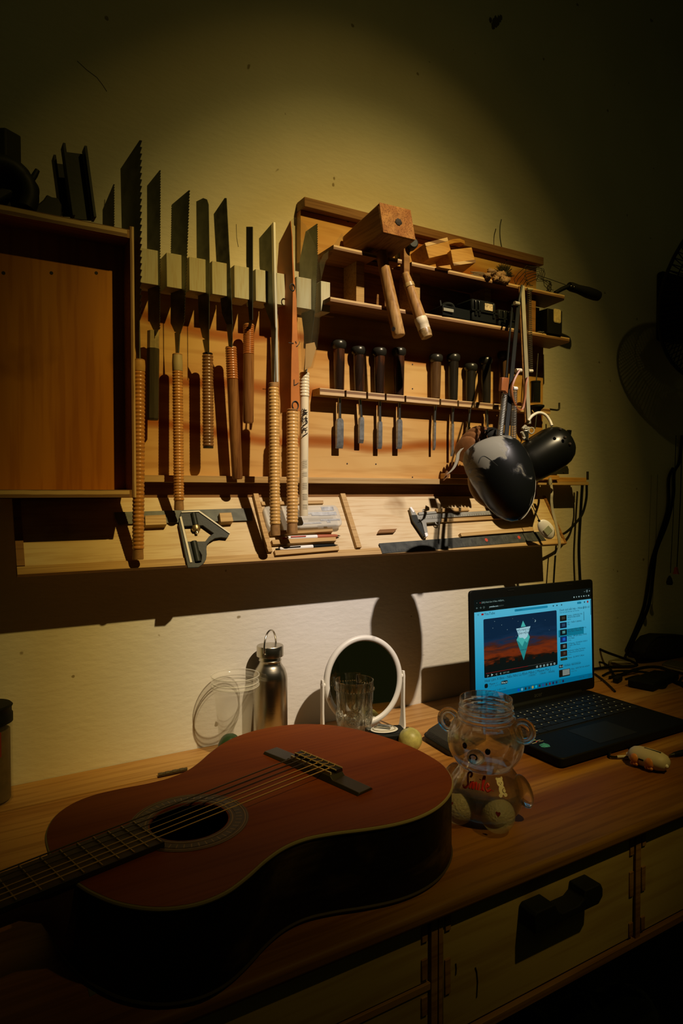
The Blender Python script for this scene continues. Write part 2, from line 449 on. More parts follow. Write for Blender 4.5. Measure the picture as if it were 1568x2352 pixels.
def solid_glass(name, tint=(.97, .97, .93), through=.30, rough=.01):
    m = bpy.data.materials.new(name); m.use_nodes = True; n = m.node_tree; n.nodes.clear(); L = n.links
    o = n.nodes.new('ShaderNodeOutputMaterial'); t = n.nodes.new('ShaderNodeBsdfTransparent'); g = n.nodes.new('ShaderNodeBsdfGlass')
    t.inputs[0].default_value = (*tint, 1); g.inputs['Color'].default_value = (*tint, 1); g.inputs['Roughness'].default_value = rough; g.inputs['IOR'].default_value = 1.46
    x = n.nodes.new('ShaderNodeMixShader'); x.inputs[0].default_value = 1 - through
    L.new(t.outputs[0], x.inputs[1]); L.new(g.outputs[0], x.inputs[2]); L.new(x.outputs[0], o.inputs[0]); return m
GLASS = solid_glass('clear_glass')
GLASST = solid_glass('pressed_glass', (.98, .98, .95), .25, .02)
CAST = mat('green_black_cast_iron', (.013, .016, .011), .5, 0, spec=.25, bump=.1, bs=220)
MACH = mat('machined_face', (.46, .42, .31), .5, .1)
REDDOT = mat('red_paint', (.50, .05, .02), .5)
WHITEP = mat('white_plastic', (.80, .77, .68), .4)
TRANSL = milky('translucent_case', (.66, .62, .48), .50, .30)
GREYP = mat('grey_parts', (.34, .34, .30), .5, var=.4, vs=90)
LCD = mat('lcd_grey_green', (.38, .40, .25), .3)
DUST = mat('dusty_black_enamel', (.02, .02, .017), .2)
LEATH = mat('brown_leather', (.20, .085, .025), .5, bump=.2, bs=150, var=.25, vs=40)
LEATHR = mat('red_brown_leather', (.30, .10, .025), .4, var=.2, vs=40)
WEBB = mat('faded_webbing', (.30, .27, .17), .8, bump=.3, bs=600)
SPRING = mat('spring_steel', (.26, .25, .20), .35, .7)
PALEARM = mat('chipped_pale_paint', (.36, .335, .25), .55, var=.22, vs=18)
MIRROR = mat('mirror_glass', (.86, .88, .82), .015, 1)
REDBELL = mat('red_bell', (.22, .03, .015), .5)
# ------------------------------------------------------------------ setting
def struct(name, bm, m):
    o = obj(name, bm, m); o['kind'] = 'structure'; return o
struct('wall_back', box(-1.2, 3.4, 0, .12, -.05, 3.0), PLASTER)
FLOORM = mat('dark_concrete_floor', (.05, .048, .04), .8, var=.2, vs=8)
struct('floor', box(-1.2, 3.4, -3.0, 0, -.05, 0), FLOORM)
# hairline cracks and a ragged nail stain in the plaster
CRACK = mat('plaster_crack', (.10, .085, .05), .9)
bm = nb()
for pth in ([(178, 140), (200, 160), (222, 178), (238, 196), (245, 210)], [(543, 515), (545, 545), (547, 567)]):
    tube([wy(a + random.uniform(-2, 2), b, -.0002) for a, b in pth], .00045, 6, bm)
o = obj('trim_1', bm, CRACK); o['kind'] = 'structure'
bm = nb()
for a, b, rr in ((1138, 50, .012), (1146, 44, .008), (1132, 60, .007), (1150, 40, .006), (1126, 46, .006)):
    p = wy(a, b, -.0002); ball(p, rr * .8, .0012, rr, 12, bm, .5, 60)
o = obj('trim_2', bm, CRACK); o['kind'] = 'structure'

# ------------------------------------------------------------------ workbench
BT = .75
t = thing('worktop', 'long brown plank worktop along the plastered wall under the guitar and laptop', 'worktop', (.6, -.3, .73))
obj('main_panel', box(-.5, 2.3, -.590, -.0872, .732, BT), BENCH, t, bev=.006, seg=3)
obj('rear_plank', box(-.5, 2.3, -.0858, -.001, .732, BT), REAR, t, bev=.0012)
hb = nb(); hc = wz(400, 1779, BT + .001)
box(hc.x - .024, hc.x + .024, -.0885, -.0845, BT + .0005, BT + .0035, hb)
hg = obj('hinge', join([hb, tube([(hc.x - .024, -.0865, BT + .0035), (hc.x + .024, -.0865, BT + .0035)], .0022, 8)]), mat('hinge_metal', (.10, .08, .05), .4, .7), t)
obj('hinge_pin', join([tube([(hc.x - .0245 + k * .012, -.0865, BT + .0035), (hc.x - .0185 + k * .012, -.0865, BT + .0035)], .0028, 8) for k in range(4)]), mat('hinge_knuckle', (.16, .13, .08), .35, .8), hg)

t = thing('drawer_cabinet', 'low plywood drawer cabinet carrying the worktop, with a black handle on its middle drawer', 'cabinet', (.5, -.3, .40))
obj('carcass', join([box(-.5, .477, -.560, -.02, .40, .731), box(.483, 1.9, -.560, -.02, .566, .731)]), DRAWW, t)
obj('post', box(.4705, .4795, -.578, -.560, .40, .731), BROWNP, t, bev=.0008)
obj('post', box(.4815, .4870, -.578, -.560, .40, .731), BROWNP, t, bev=.0008)
obj('post', box(.840, .851, -.578, -.560, .566, .731), BROWNP, t, bev=.0008)
obj('rail', box(-.5, .470, -.577, -.560, .6455, .6540), BROWNP, t, bev=.0008)
obj('bottom_rail', box(.488, 1.9, -.580, -.560, .566, .5765), BROWNP, t, bev=.0008)
def drawer(x0, x1, z0, z1, tabs):
    d = obj('drawer', box(x0, x1, -.575, -.562, z0, z1), DRAWW, t, bev=.001)
    for x, za, zb in tabs:
        obj('finger_joint', box(x - .0042, x + .0042, -.5772, -.566, za, zb), BROWNP, d, bev=.0008)
    return d
drawer(-.45, .4675, .6555, .7295, [(.4615, .704, .726), (.4615, .660, .684)])
drawer(-.45, .4675, .500, .6440, [(.4615, .618, .640)])
d = drawer(.4895, .8375, .5795, .7295, [(.4955, .706, .7285), (.4955, .630, .672), (.8318, .70, .7285), (.8318, .640, .676), (.8318, .582, .602)])
hx0, hx1, hz = .611, .737, .690
pr = [(hx0, -.014), (hx1 - .008, -.014), (hx1, -.006), (hx1, .004), (hx1 - .004, .012), (hx1 - .034, .012), (hx1 - .036, .002), (hx1 - .046, -.004), (hx0 + .05, -.004), (hx0 + .042, .001), (hx0 + .036, .012), (hx0 + .004, .012), (hx0, .008)]
obj('handle', prism([(a, -.602, hz + b) for a, b in pr], (0, .027, 0)), BLACKM, d, bev=.0015, label='black scooped wooden pull')
bm = nb()
for pth in ([(1091, 2222), (1094, 2232), (1096, 2255), (1094, 2290)], [(1046, 2213), (1047, 2225), (1046, 2238)]):
    tube([wy(a, b, -.5752) for a, b in pth], .0010, 6, bm)
obj('pencil_mark', bm, INK, d)
drawer(.853, 1.22, .5795, .7295, [(.859, .706, .7285), (.859, .640, .676), (.859, .582, .602)])
drawer(1.235, 1.85, .5795, .7295, [])

# ------------------------------------------------------------------ tool board
t = thing('tool_board', 'knotty pine plywood tool board on the wall behind the saws and chisels', 'tool board', (.65, -.01, 1.20))
obj('lower_panel', box(.05, 1.250, -.020, -.001, 1.246, 1.572), PINE, t)
obj('middle_panel', box(.600, 1.236, -.0195, -.001, 1.572, 1.66), BROWNP, t)
obj('upper_panel', box(.592, 1.226, -.018, -.001, 1.66, 1.756), PINE, t)
obj('cap_strip', box(.592, 1.234, -.034, -.001, 1.757, 1.776), CAPW, t, bev=.0015)
obj('ledge', box(.05, 1.262, -.037, -.001, 1.2335, 1.2455), STRIP, t, bev=.001)
obj('under_ledge_strip', box(.05, 1.236, -.016, -.001, 1.2065, 1.2332), BROWNP, t)  # brown strip filling the band below the ledge
HOLE = mat('screw_hole', (.02, .012, .005), .8)
for px, py, yy in ((799, 507, -.0182), (1163, 596, -.0182), (947, 837, -.0202), (947, 893, -.0202), (797, 1065, -.0202), (863, 1066, -.0202), (947, 1096, -.0202)):
    obj('screw_hole', lathe([(.0, -.0002), (.0032 if py < 700 else .0016, -.0002), (.0032 if py < 700 else .0016, .0012)], wy(px, py, yy), (0, 1, 0), 10), HOLE, t)

def shelf(name, label, x0, x1, z, notches=()):
    y0 = -.100
    pts = [(x0, -.0345 if 0 else -.0205)]
    pts = [(x0, -.0205), (x0, y0)]
    for nx, nw, ndp in notches: pts += [(nx - nw, y0), (nx - nw, y0 + ndp), (nx + nw, y0 + ndp), (nx + nw, y0)]
    pts += [(x1 - .010, y0), (x1, y0 + .010), (x1 + .012, -.0205)]
    tt = thing(name, label, 'shelf', ((x0 + x1) / 2, -.06, z - .008))
    obj('board', prism([(a, b, z - .0081) for a, b in pts], (0, 0, .008)), BROWNP, tt)
    cuts = [x0 + .0004] + sum([[n[0] - n[1], n[0] + n[1]] for n in notches], []) + [x1 - .010]
    for k in range(0, len(cuts), 2):
        obj('front_edge', box(cuts[k], cuts[k + 1], y0 - .0006, y0 + .0005, z - .0079, z - .0003), PLYZ, tt)
    return tt
UZ, LZ = 1.6695, 1.574
ML = wy(883, 600, -.105).x
HM = wy(937, 640, -.105).x
us = shelf('upper_shelf', 'thin plywood upper shelf holding the mallet and wood blocks', .617, 1.240, UZ, [(ML, .015, .038), (HM, .012, .034)])
ls = shelf('lower_shelf', 'thin plywood lower shelf holding the black tool cases', .610, 1.258, LZ)
for (a, b, c, d_) in ((818, 836, 611, 690), (948, 964, 636, 686), (1113, 1127, 671, 705)):
    p0 = wy(a, c, -.068); p1 = wy(b, d_, -.068)
    obj('gusset', box(p0.x, p1.x, -.068, -.0205, LZ + .0002, UZ - .0084), STRIP, ls)
p0 = wy(1215, 690, -.085); p1 = wy(1230, 690, -.085)
obj('gusset', box(p0.x, p1.x, -.085, -.0205, LZ + .0002, UZ - .0084), BROWNP, ls)

# ------------------------------------------------------------------ open box cabinet on the left
t = thing('wall_box', 'open fronted plywood wall box with orange brown back panel at left edge', 'wall cabinet', (.1, -.07, 1.20))
BX1, BY, BB = .2476, -.118, -.073
obj('top_panel', box(-.25, BX1 + .0005, BY, -.001, 1.6045, 1.617), BROWNP, t)
obj('top_edge', box(-.25, BX1 - .004, BY - .0008, BY + .0003, 1.6047, 1.6168), PLYT, t)
obj('bottom_panel', box(-.25, BX1 + .0005, BY, -.001, 1.2085, 1.2205), BROWNP, t)
obj('bottom_edge', box(-.25, BX1 - .004, BY - .0008, BY + .0003, 1.2088, 1.2203), PLYT, t)
obj('side_panel', box(BX1, BX1 + .0062, BY, -.001, 1.2085, 1.6225), BROWNP, t)
obj('side_edge', box(BX1 + .0002, BX1 + .0060, BY - .0010, BY + .0003, 1.2087, 1.6223), PLYX, t)
bp = obj('back_panel', box(-.25, BX1, BB, BB + .012, 1.2205, 1.6045), ORANGE, t)
for px in (8, 118, 221):
    obj('screw_hole', lathe([(0, -.0003), (.0026, -.0003), (.0026, .001)], wy(px, 627, BB), (0, 1, 0), 12), HOLE, bp)

# dark things standing on the box
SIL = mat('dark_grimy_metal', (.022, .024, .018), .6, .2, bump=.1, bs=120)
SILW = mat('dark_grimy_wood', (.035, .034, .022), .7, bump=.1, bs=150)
ZB = 1.617
pc = wy(11, 300, -.085)
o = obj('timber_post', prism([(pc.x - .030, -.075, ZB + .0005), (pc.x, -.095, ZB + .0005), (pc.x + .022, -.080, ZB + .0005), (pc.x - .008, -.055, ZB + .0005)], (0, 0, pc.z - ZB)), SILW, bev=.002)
tag(o, 'dark square timber post standing on the wall box at the left edge', 'post')
t = thing('bench_grinder', 'dark curved tool with an arched handle on top of the wall box', 'power tool', (wy(40, 480, -.10).x, -.10, ZB))
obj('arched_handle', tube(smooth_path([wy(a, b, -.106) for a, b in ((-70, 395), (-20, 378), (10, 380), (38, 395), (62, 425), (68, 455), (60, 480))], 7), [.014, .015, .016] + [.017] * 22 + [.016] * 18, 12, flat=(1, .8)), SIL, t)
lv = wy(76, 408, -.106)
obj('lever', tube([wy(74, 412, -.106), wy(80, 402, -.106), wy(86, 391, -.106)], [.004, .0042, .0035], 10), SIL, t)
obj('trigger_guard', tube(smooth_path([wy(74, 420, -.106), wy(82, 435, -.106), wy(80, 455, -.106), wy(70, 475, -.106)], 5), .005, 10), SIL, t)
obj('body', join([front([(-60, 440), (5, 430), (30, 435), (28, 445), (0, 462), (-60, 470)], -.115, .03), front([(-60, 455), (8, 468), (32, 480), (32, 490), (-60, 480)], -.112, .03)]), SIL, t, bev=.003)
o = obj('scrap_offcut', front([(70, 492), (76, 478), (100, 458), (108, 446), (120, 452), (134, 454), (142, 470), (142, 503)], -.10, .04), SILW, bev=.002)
tag(o, 'low dark wedge shaped offcut lying beside the channel on the wall box', 'offcut')
def channel(name, label, px, zt, lean, w_, y0):
    base = wy(px[1], px[2], y0); top = wy(px[0], zt, y0); ax = (top - base); L_ = ax.length; ax.normalize()
    X = (V((1, 0, 0)) - ax * ax.x).normalized(); Y = ax.cross(X); c = base + ax * L_ / 2
    tt = thing(name, label, 'metal channel', (base.x, y0, ZB))
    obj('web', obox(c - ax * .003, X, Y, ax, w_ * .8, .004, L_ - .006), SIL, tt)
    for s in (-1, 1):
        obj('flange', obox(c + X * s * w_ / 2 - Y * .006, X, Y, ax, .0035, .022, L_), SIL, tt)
    return tt
channel('metal_channel', 'taller dark metal channel leaning upright on the wall box', (168, 190, 505), 343, 0, .030, -.095)
channel('metal_channel', 'shorter dark metal channel behind the taller one on the wall box', (143, 160, 498), 369, 0, .026, -.06)

# ------------------------------------------------------------------ saw rack with its blocks
t = thing('saw_rack', 'row of nine pale wooden blocks on a rail that hold the hanging saws', 'tool rack', (.46, -.05, 1.55))
RL0 = wy(322, 600, -.045).x
obj('rail', box(RL0, .660, -.030, -.0202, 1.560, 1.592), STRIP, t)
BLK = [(322, 365, 568, 652), (382.5, 421, 578, 658), (434.5, 475, 588, 668), (487, 524, 596, 673.5), (538, 576, 605, 682), (587, 624, 612, 687), (635.5, 669, 623, 697), (681, 715, 629, 702), (737, 758, 640, 710.5)]
for a, b, c, d_ in BLK:
    p0 = wy(a, (c + d_) / 2, -.073); p1 = wy(b, (c + d_) / 2, -.073)
    obj('block', box(p0.x, p1.x, -.073, -.0302, 1.5535, 1.6095), BLOCKW, t, bev=.0008)

def teeth(p, q, step, depth, out):
    """zigzag from p to q"""
    p, q, out = V(p), V(q), V(out); n = max(1, int((q - p).length / step)); r = []
    for i in range(n):
        r += [p.lerp(q, i / n), p.lerp(q, (i + .75) / n) + out * depth]
    return r + [q]

def ringed(o, d, L_, r, n, amp=.13, taper=1.0, pre=0):
    """profile of n wound rings over length L_"""
    pr = []
    for i in range(n * 4 + 1):
        f = i / (n * 4); ph = (i % 4)
        k = (0, .8, 1.0, .8)[ph]
        pr.append((r * (1 + (taper - 1) * f) * (1 - amp + amp * k), f * L_))
    return pr

def saw(label, xp, blade, teeth_rows, hand, style, name='pull_saw', th=.0009, group=None, bm_mat=None):
    """xp: (px, py, y) on the blade's front edge; blade: pixel outline;
    teeth_rows: indices of outline edges that are toothed (index: tooth length);
    hand: (top px, top py, bottom px, bottom py, width px, y top, y bottom)"""
    P0 = wy(*xp); x = P0.x; bd = V(((x - .9) / 1.84, 1, 0)); bn = V((1, -bd.x, 0)).normalized()   # each blade turned along the work spot's rays, hiding its shadow behind it
    def on(a, b):
        d = ray(a, b); return CAM + d * ((P0 - CAM).dot(bn) / d.dot(bn))
    pts = [on(a, b) for a, b in blade]
    lim = lambda p: -.0315 if 1.545 < p.z < 1.612 else -.006 if p.z >= 1.612 else -.0265
    pts = [p + bd * min(0, lim(p) - p.y) for p in pts]
    ht = wy(hand[0], hand[1], hand[5]); hb_ = wy(hand[2], hand[3], hand[6])
    t = thing(name, label, 'saw', (ht.x, -.06, hb_.z), group)
    cy = sum(p.y for p in pts) / len(pts); out = []
    for i, p in enumerate(pts):
        q = pts[(i + 1) % len(pts)]
        if i in teeth_rows:
            out += teeth(p, q, teeth_rows[i], teeth_rows[i] * .55, bd * (-1 if p.y < cy else 1))[:-1]
        else: out.append(p)
    obj('blade', prism_holes([[p - bn * th / 2 for p in out]], bn * th), bm_mat or STEEL, t)
    d = (ht - hb_).normalized(); L_ = (ht - hb_).length
    sc = (wy(hand[0] + 10, hand[1], hand[5]) - wy(hand[0], hand[1], hand[5])).dot(_r) / 10
    r = hand[4] * sc / 2
    low = min(pts, key=lambda p: p.z)
    lows = sorted(pts, key=lambda p: p.z)[:2]
    # tang from blade heel into the handle
    a0, a1 = lows; wv = max(.004, abs(a0.y - a1.y)); mid = (a0 + a1) / 2
    obj('tang', loft([[mid + bn * th / 2 * a_ + bd.normalized() * wv / 2 * b_ + V((0, 0, .001)) for a_, b_ in ((-1, -1), (1, -1), (1, 1), (-1, 1))],
                      [(ht.x - .0013, ht.y - .004, ht.z - .012), (ht.x + .0013, ht.y - .004, ht.z - .012), (ht.x + .0013, ht.y + .004, ht.z - .012), (ht.x - .0013, ht.y + .004, ht.z - .012)]]), bm_mat or STEEL, t)
    style(t, hb_, d, L_, r)
    return t

def st_rattan(m, butt, collar, n, collar_m=None, butt_m=None):
    def f(t, o, d, L_, r):
        b, c = butt * L_, collar * L_
        obj('handle_core', lathe([(r * .9, 0), (r * .95, .002), (r * .86, b + .002), (r * .8, L_ - c), (r * .9, L_ - c + .001), (r * .95, L_ - .001), (r * .86, L_)], o, d, 20), butt_m or ENDW, t)
        obj('rattan_wrap', lathe(ringed(o, d, L_ - b - c, r * 1.02, n), o + d * b, d, 20), m, t, ang=80)
        if collar > .03:
            obj('collar', lathe([(r * .96, 0), (r * 1.0, .001), (r * 1.02, c * .5), (r * .94, c - .001), (r * .8, c)], o + d * (L_ - c), d, 20), collar_m or RATTANL, t)
    return f
def st_plainwood(wrap_frac, n, wrap_m):
    def f(t, o, d, L_, r):
        k = L_ * (1 - wrap_frac)
        obj('handle_grip', lathe([(r * .80, 0), (r * .93, .003), (r * .98, k * .4), (r * .96, k)], o, d, 20), HANDW, t)
        obj('rattan_wrap', lathe(ringed(o, d, L_ - k, r * 1.0, n, .1), o + d * k, d, 20), wrap_m, t, ang=80)
        obj('ferrule', lathe([(r * .98, -.003), (r * .9, .001), (r * .5, .0015)], o + d * L_, d, 16), ENDW, t)
    return f
def st_oct(t, o, d, L_, r):
    k = L_ * .80
    obj('handle_grip', lathe([(r * .86, 0), (r * 1.0, .003), (r * 1.02, k)], o, d, 8), DARKOCT, t, ang=20)
    obj('collar', lathe([(r * .98, 0), (r * .98, L_ - k - .001), (r * .8, L_ - k)], o + d * k, d, 8), mat('horn_collar', (.36, .29, .14), .4, var=.3, vs=60), t, ang=20)
def st_cream(t, o, d, L_, r):
    k = L_ * .83
    obj('handle_grip', lathe([(r * .95, 0), (r * 1.0, .002), (r * 1.0, k)], o, d, 24), CREAM, t)
    obj('grip_wrap', lathe(ringed(o, d, L_ - k, r * 1.14, 8, .12), o + d * k, d, 24), CREAM, t, ang=80)

saw('small saw whose blade tip shows above the wall box corner', (261, 470, -.07), [(261, 423), (236, 482), (236, 640), (261, 640)], {3: .004}, (250, 760, 250, 1010, 24, -.045, -.045), st_rattan(RATTAN, .05, .05, 28))
saw('largest coarse toothed saw with a long rattan handle beside the wall box', (321, 640, -.094), [(321, 322), (277, 388), (280, 530), (300, 730), (321, 735)], {4: .0098}, (320, 826, 317, 1285, 31, -.086, -.094), st_rattan(RATTAN, .05, .06, 46))
saw('saw with a dark eight sided handle and pale collar', (369, 590, -.080), [(367, 391), (338, 427), (338, 600), (342, 735), (352, 757), (366, 757)], {5: .0042}, (352, 760, 350, 965, 33, -.052, -.052), st_oct)
saw('toothed saw with a slim honey rattan handle, third block gap', (430, 590, -.088), [(434, 437), (395, 470), (393, 600), (392, 742), (401, 762), (414, 766), (422, 742)], {6: .0048, 1: .0038}, (407, 813, 411, 1172, 27, -.058, -.064), st_rattan(RATTAN, .06, .11, 44, mat('grey_cord_collar', (.42, .33, .16), .5)))
saw('round topped saw with a dark ringed rattan handle', (480, 600, -.082), [(479, 470), (475, 458), (467, 455), (451, 463), (452, 600), (457, 740), (465, 775), (480, 785), (481, 600)], {}, (477, 811, 478, 1030, 28, -.058, -.058), st_rattan(RATTAND, .02, .02, 29, butt_m=LACQB))
saw('tilted back saw with a grimy blade and long brown wooden handle', (530, 600, -.084), [(516, 455), (491, 492), (497, 600), (510, 720), (520, 745), (534, 745), (527, 590), (520, 455)], {}, (530, 798, 545, 1101, 29, -.058, -.052), st_plainwood(.24, 13, RATTANR), bm_mat=mat('grimy_blade', (.07, .075, .06), .5, .5, var=.7, vs=70))
saw('narrow keyhole saw with a short red wrapped handle', (578, 590, -.080), [(580, 521), (566, 521), (566, 600), (570, 700), (573, 735), (580, 735)], {}, (571, 746, 570, 972, 28, -.052, -.052), st_plainwood(.30, 15, RATTANR), bm_mat=SIL, th=.0016)
s7 = saw('back saw with a bright steel spine and honey rattan handle', (629, 600, -.092), [(626, 512), (595, 548), (596, 610), (606, 700), (622, 742), (634, 742), (632, 600)], {}, (628, 880, 632, 1230, 26, -.102, -.117), st_rattan(RATTANL, .07, .03, 41, mat('wood_collar', (.42, .20, .06), .4)))
xx = wy(629, 600, -.092).x
spn = [wy(629, 511, -.0945), wy(631, 640, -.0955), wy(634, 760, -.096), wy(636, 878, -.097)]
obj('spine', loft([[p + V((-.0022, -.0022, 0)), p + V((.0022, -.0022, 0)), p + V((.0016, .008, 0)), p + V((-.0016, .008, 0))] for p in spn]), SPINE, s7, bev=.0005)
s8 = saw('saw in an orange brown paper sleeve with thick pale rattan handle', (668, 600, -.086), [(668, 520), (646, 556), (646, 640), (652, 800), (668, 860)], {}, (671, 940, 671, 1226, 28, -.090, -.098), st_rattan(RATTANL, .085, .02, 33))
x8 = wy(668, 600, -.086).x; sec = []
for py, pl, pf, prr in ((507, 666, 667, 668), (545, 640, 670, 672), (600, 636, 671, 674), (640, 636, 673, 677), (690, 637, 672, 681), (760, 640, 671, 683), (830, 641, 669, 686), (900, 642, 668, 688), (944, 645, 668, 690)):
    fl = wy(pf, py, -.096); fr_ = wy(prr, py, -.096); bn8 = V((1, (.9 - fl.x) / 1.84, 0)).normalized(); rd = ray(pl, py); bk = CAM + rd * ((fl - CAM).dot(bn8) / rd.dot(bn8)); yb = min(bk.y, -.006 if bk.z > 1.612 else -.0315 if bk.z > 1.555 else -.024)
    sec.append([(fl.x, fl.y, fl.z), (fr_.x, fr_.y, fr_.z), (bk.x + .003, min(yb + .003, -.004), fr_.z), (bk.x, yb, fl.z)])
slv = obj('paper_sleeve', loft(sec), KRAFT, s8, bev=.001, ang=60)
for s_, px, py, zz in (('ーソ', 676, 790, .013), ('レ', 679, 880, .014)):
    p = wy(px, py, -.0968)
    obj('sleeve_lettering', text_bm(s_, zz, basis(p, (1, 0, 0), (0, 0, 1))), INK, slv)
for px, py, rr in ((671, 660, .006), (678, 931, .0075)):
    p = wy(px, py, -.0967)
    obj('sleeve_mark', tube([p + V((rr * .8 * math.cos(a), 0, rr * math.sin(a))) for a in [k * math.pi / 9 for k in range(18)]], .0011, 6, closed=True), INK, slv)
s9 = saw('toothed saw in clear plastic film with a cream handle and ink writing', (728, 600, -.088), [(727.5, 514), (702, 532), (688, 600), (692, 720), (702, 800), (712, 810), (722, 720), (728, 600)], {7: .0042, 6: .0042}, (699, 856, 697, 1185, 21, -.074, -.078), st_cream)
x9 = wy(728, 600, -.088).x
o = None
sec = []
for k, (py, pl, prr) in enumerate(((508, 666, 682), (520, 668, 700), (560, 672, 724), (600, 676, 737), (640, 679, 739), (700, 683, 737), (760, 688, 731), (810, 694, 724), (846, 697, 713))):
    c = wy((pl + prr) / 2, py, -.088); wd = (wy(prr, py, -.088) - wy(pl, py, -.088)).length / 2
    row = []
    for a in range(18):
        an = 2 * math.pi * a / 18
        q = V((wd * .94 * math.cos(an), .017 * math.sin(an), 0)); q *= 1 + .16 * NZ.noise(V((a * .9, k * .8, 3)))
        row.append(c + q + V((0, 0, .004 * NZ.noise(V((a * .7, k, 9))))))
    sec.append(row)
bg = obj('clear_bag', loft(sec), CLEARP, s9, ang=25)
fl = [wy(a, b, -.085) for a, b in ((733, 605), (742, 585), (760, 572), (785, 535), (790, 545), (768, 575), (748, 600), (738, 640))]
obj('bag_flap', prism(fl, (0, .0006, 0)), CLEARP, s9)
obj('bag_fold', front([(702, 790), (722, 786), (726, 800), (714, 842), (700, 850)], -.094, .001), mat('yellowed_film', (.45, .27, .08), .5), s9)
hp = wy(694, 960, -.075); rr = .0076
for s_, py, zz in (('生', 948, .013), ('林', 967, .015), ('匠', 990, .014)):
    bmx = text_bm(s_, zz, M.Identity(4)); c = wy(697, py, -.075)
    for v in bmx.verts:
        an = (v.co.x - .0030) / .0084; v.co = V((c.x + (.0088 + v.co.z) * math.sin(an), c.y - .002 - (.0088 + v.co.z) * math.cos(an) + .0012, c.z + v.co.y))
    obj('handle_writing', bmx, INK, s9)
for py in (948, 972, 996):
    pts = []
    for k in range(6):
        an = -.75 + k * .22; c = wy(697, py, -.075)
        pts.append(V((c.x + .0089 * math.sin(an), c.y - .0009 - .0089 * math.cos(an), c.z - .006 + k * .0013)))
    obj('brush_stroke', tube(pts, .0008, 6), INK, s9)
for py, n_ in ((1058, 5), (1085, 3), (1110, 4), (1135, 4), (1160, 3)):
    bmx = nb()
    for j in range(n_):
        c = wy(697, py + j * 4, -.0765); pts = []
        for k in range(6):
            an = -.7 + k * .2; pts.append(V((c.x + .0089 * math.sin(an), c.y - .0009 - .0089 * math.cos(an), c.z)))
        tube(pts, .00025, 4, bmx)
    obj('printed_notice', bmx, INK, s9)

# ------------------------------------------------------------------ chisel rack and chisels
YF, YC = -.050, -.0355
rk = [(wy(p, 910, YC).x + .0015) for p in (780, 829.5, 872, 917, 997, 1038, 1075, 1119, 1150)]
t = thing('chisel_rack', 'narrow slotted plywood strip that holds the chisels upright', 'tool rack', (.85, -.04, 1.40))
x0, x1 = wy(734, 895, YF).x, wy(1263, 940, YF).x
zt = lambda x: 1.4145
pts = [(x0, -.0205), (x0, YF)]
for c in rk: pts += [(c + .0005, YF), (c - .0045, -.029), (c + .0045, -.027), (c + .0050, YF)]
pts += [(x1, YF), (x1, -.0205)]
obj('strip', prism_holes([[V((a, b, 1.4025)) for a, b in pts]], (0, 0, .013)), STRIP, t)
ed = [x0 + .0003] + sum([[c + .0003, c + .0052] for c in rk], []) + [x1]
for k in range(0, len(ed), 2):
    obj('front_edge', box(ed[k], ed[k + 1], YF - .0006, YF + .0004, 1.4027, 1.4153), PLYT, t)

def chisel(label, ph, ptop, pbot, ps, psh, pend, bw, m, group='chisels in the slotted rack', gouge=False):
    top = wy(ph, ptop, YC); hb_ = V((wy(ph + (ps - ph) * .3, pbot, YC).x, YC, 1.4160))
    sh = wy(ps, psh, YC); en = wy(ps, pend, YC)
    t = thing('chisel', label, 'chisel', (top.x, YC, en.z), group)
    d = (top - hb_).normalized(); L_ = (top - hb_).length
    obj('handle', lathe([(.0080, 0), (.0098, .002), (.0106, L_ * .35), (.0112, L_ * .7), (.0112, L_ - .016)], hb_, d, 20), m, t)
    obj('hoop', lathe([(.0112, L_ - .0165), (.0142, L_ - .013), (.0150, L_ - .008), (.0146, L_ - .003), (.012, L_), (.004, L_ + .0006)], hb_, d, 24), HOOP, t)
    obj('shank', tube([V((hb_.x, YC, 1.4160)), V((sh.x * .5 + hb_.x * .5, YC, (1.4160 + sh.z) / 2)), V((sh.x, YC, sh.z - .003))], [.0042, .0036, .0034], 12), STEELB, t)
    sc = (wy(ps + 10, psh, YC) - wy(ps, psh, YC)).dot(_r) / 10; hw = bw * sc / 2
    y0 = YC - .0035
    secs = [[(sh.x - .0032, y0, sh.z + .004), (sh.x + .0032, y0, sh.z + .004), (sh.x + .0032, y0 + .006, sh.z + .004), (sh.x - .0032, y0 + .006, sh.z + .004)]]
    for f, k, th in ((.0, .9, .006), (.12, 1, .0055), (.85, 1, .0045), (1.0, 1, .0008)):
        z = sh.z + (en.z - sh.z) * f; dx = (en.x - sh.x) * f
        b = .0012 if hw > .004 else .0004
        yb = YC + .0025
        secs.append([(sh.x + dx - hw * k + b, yb - th, z), (sh.x + dx + hw * k - b, yb - th, z), (sh.x + dx + hw * k, yb, z), (sh.x + dx - hw * k, yb, z)])
    obj('blade', loft(secs), GREYM, t, ang=25)
    return t
chisel('leftmost chisel with the widest blade and a dark red handle', 778, 783, 890, 780, 966, 1030, 20, LACQ)
chisel('second chisel from the left with a short mottled grey blade', 823, 797, 893, 829.5, 963, 1018, 14, LACQ)
chisel('third chisel from the left with a slim long grey blade', 871, 800, 897, 872, 973, 1031, 12.5, LACQ)
chisel('fourth chisel from the left, pitted blade and shiny reddish handle', 916, 800, 902, 917, 968, 1031, 14.5, LACQ)
chisel('narrow chisel just right of the empty slot, brown handle', 1001, 815, 908, 997, 975, 1034, 6, LACQBR)
chisel('narrow chisel with a black handle, second right of the empty slot', 1041, 814, 912, 1038, 978, 1048, 6.5, LACQB)
chisel('lowest standing chisel with a short black handle above the leather pouch', 1081, 836, 916, 1075, 985, 1040, 10, LACQB)
chisel('chisel with a tall black handle and curved shank above the leather pouch', 1115, 821, 918, 1119, 985, 1045, 12, LACQB)
chisel('thick brown handled chisel half hidden behind the lamp arm', 1157, 808, 922, 1150, 990, 1040, 12, LACQBR)

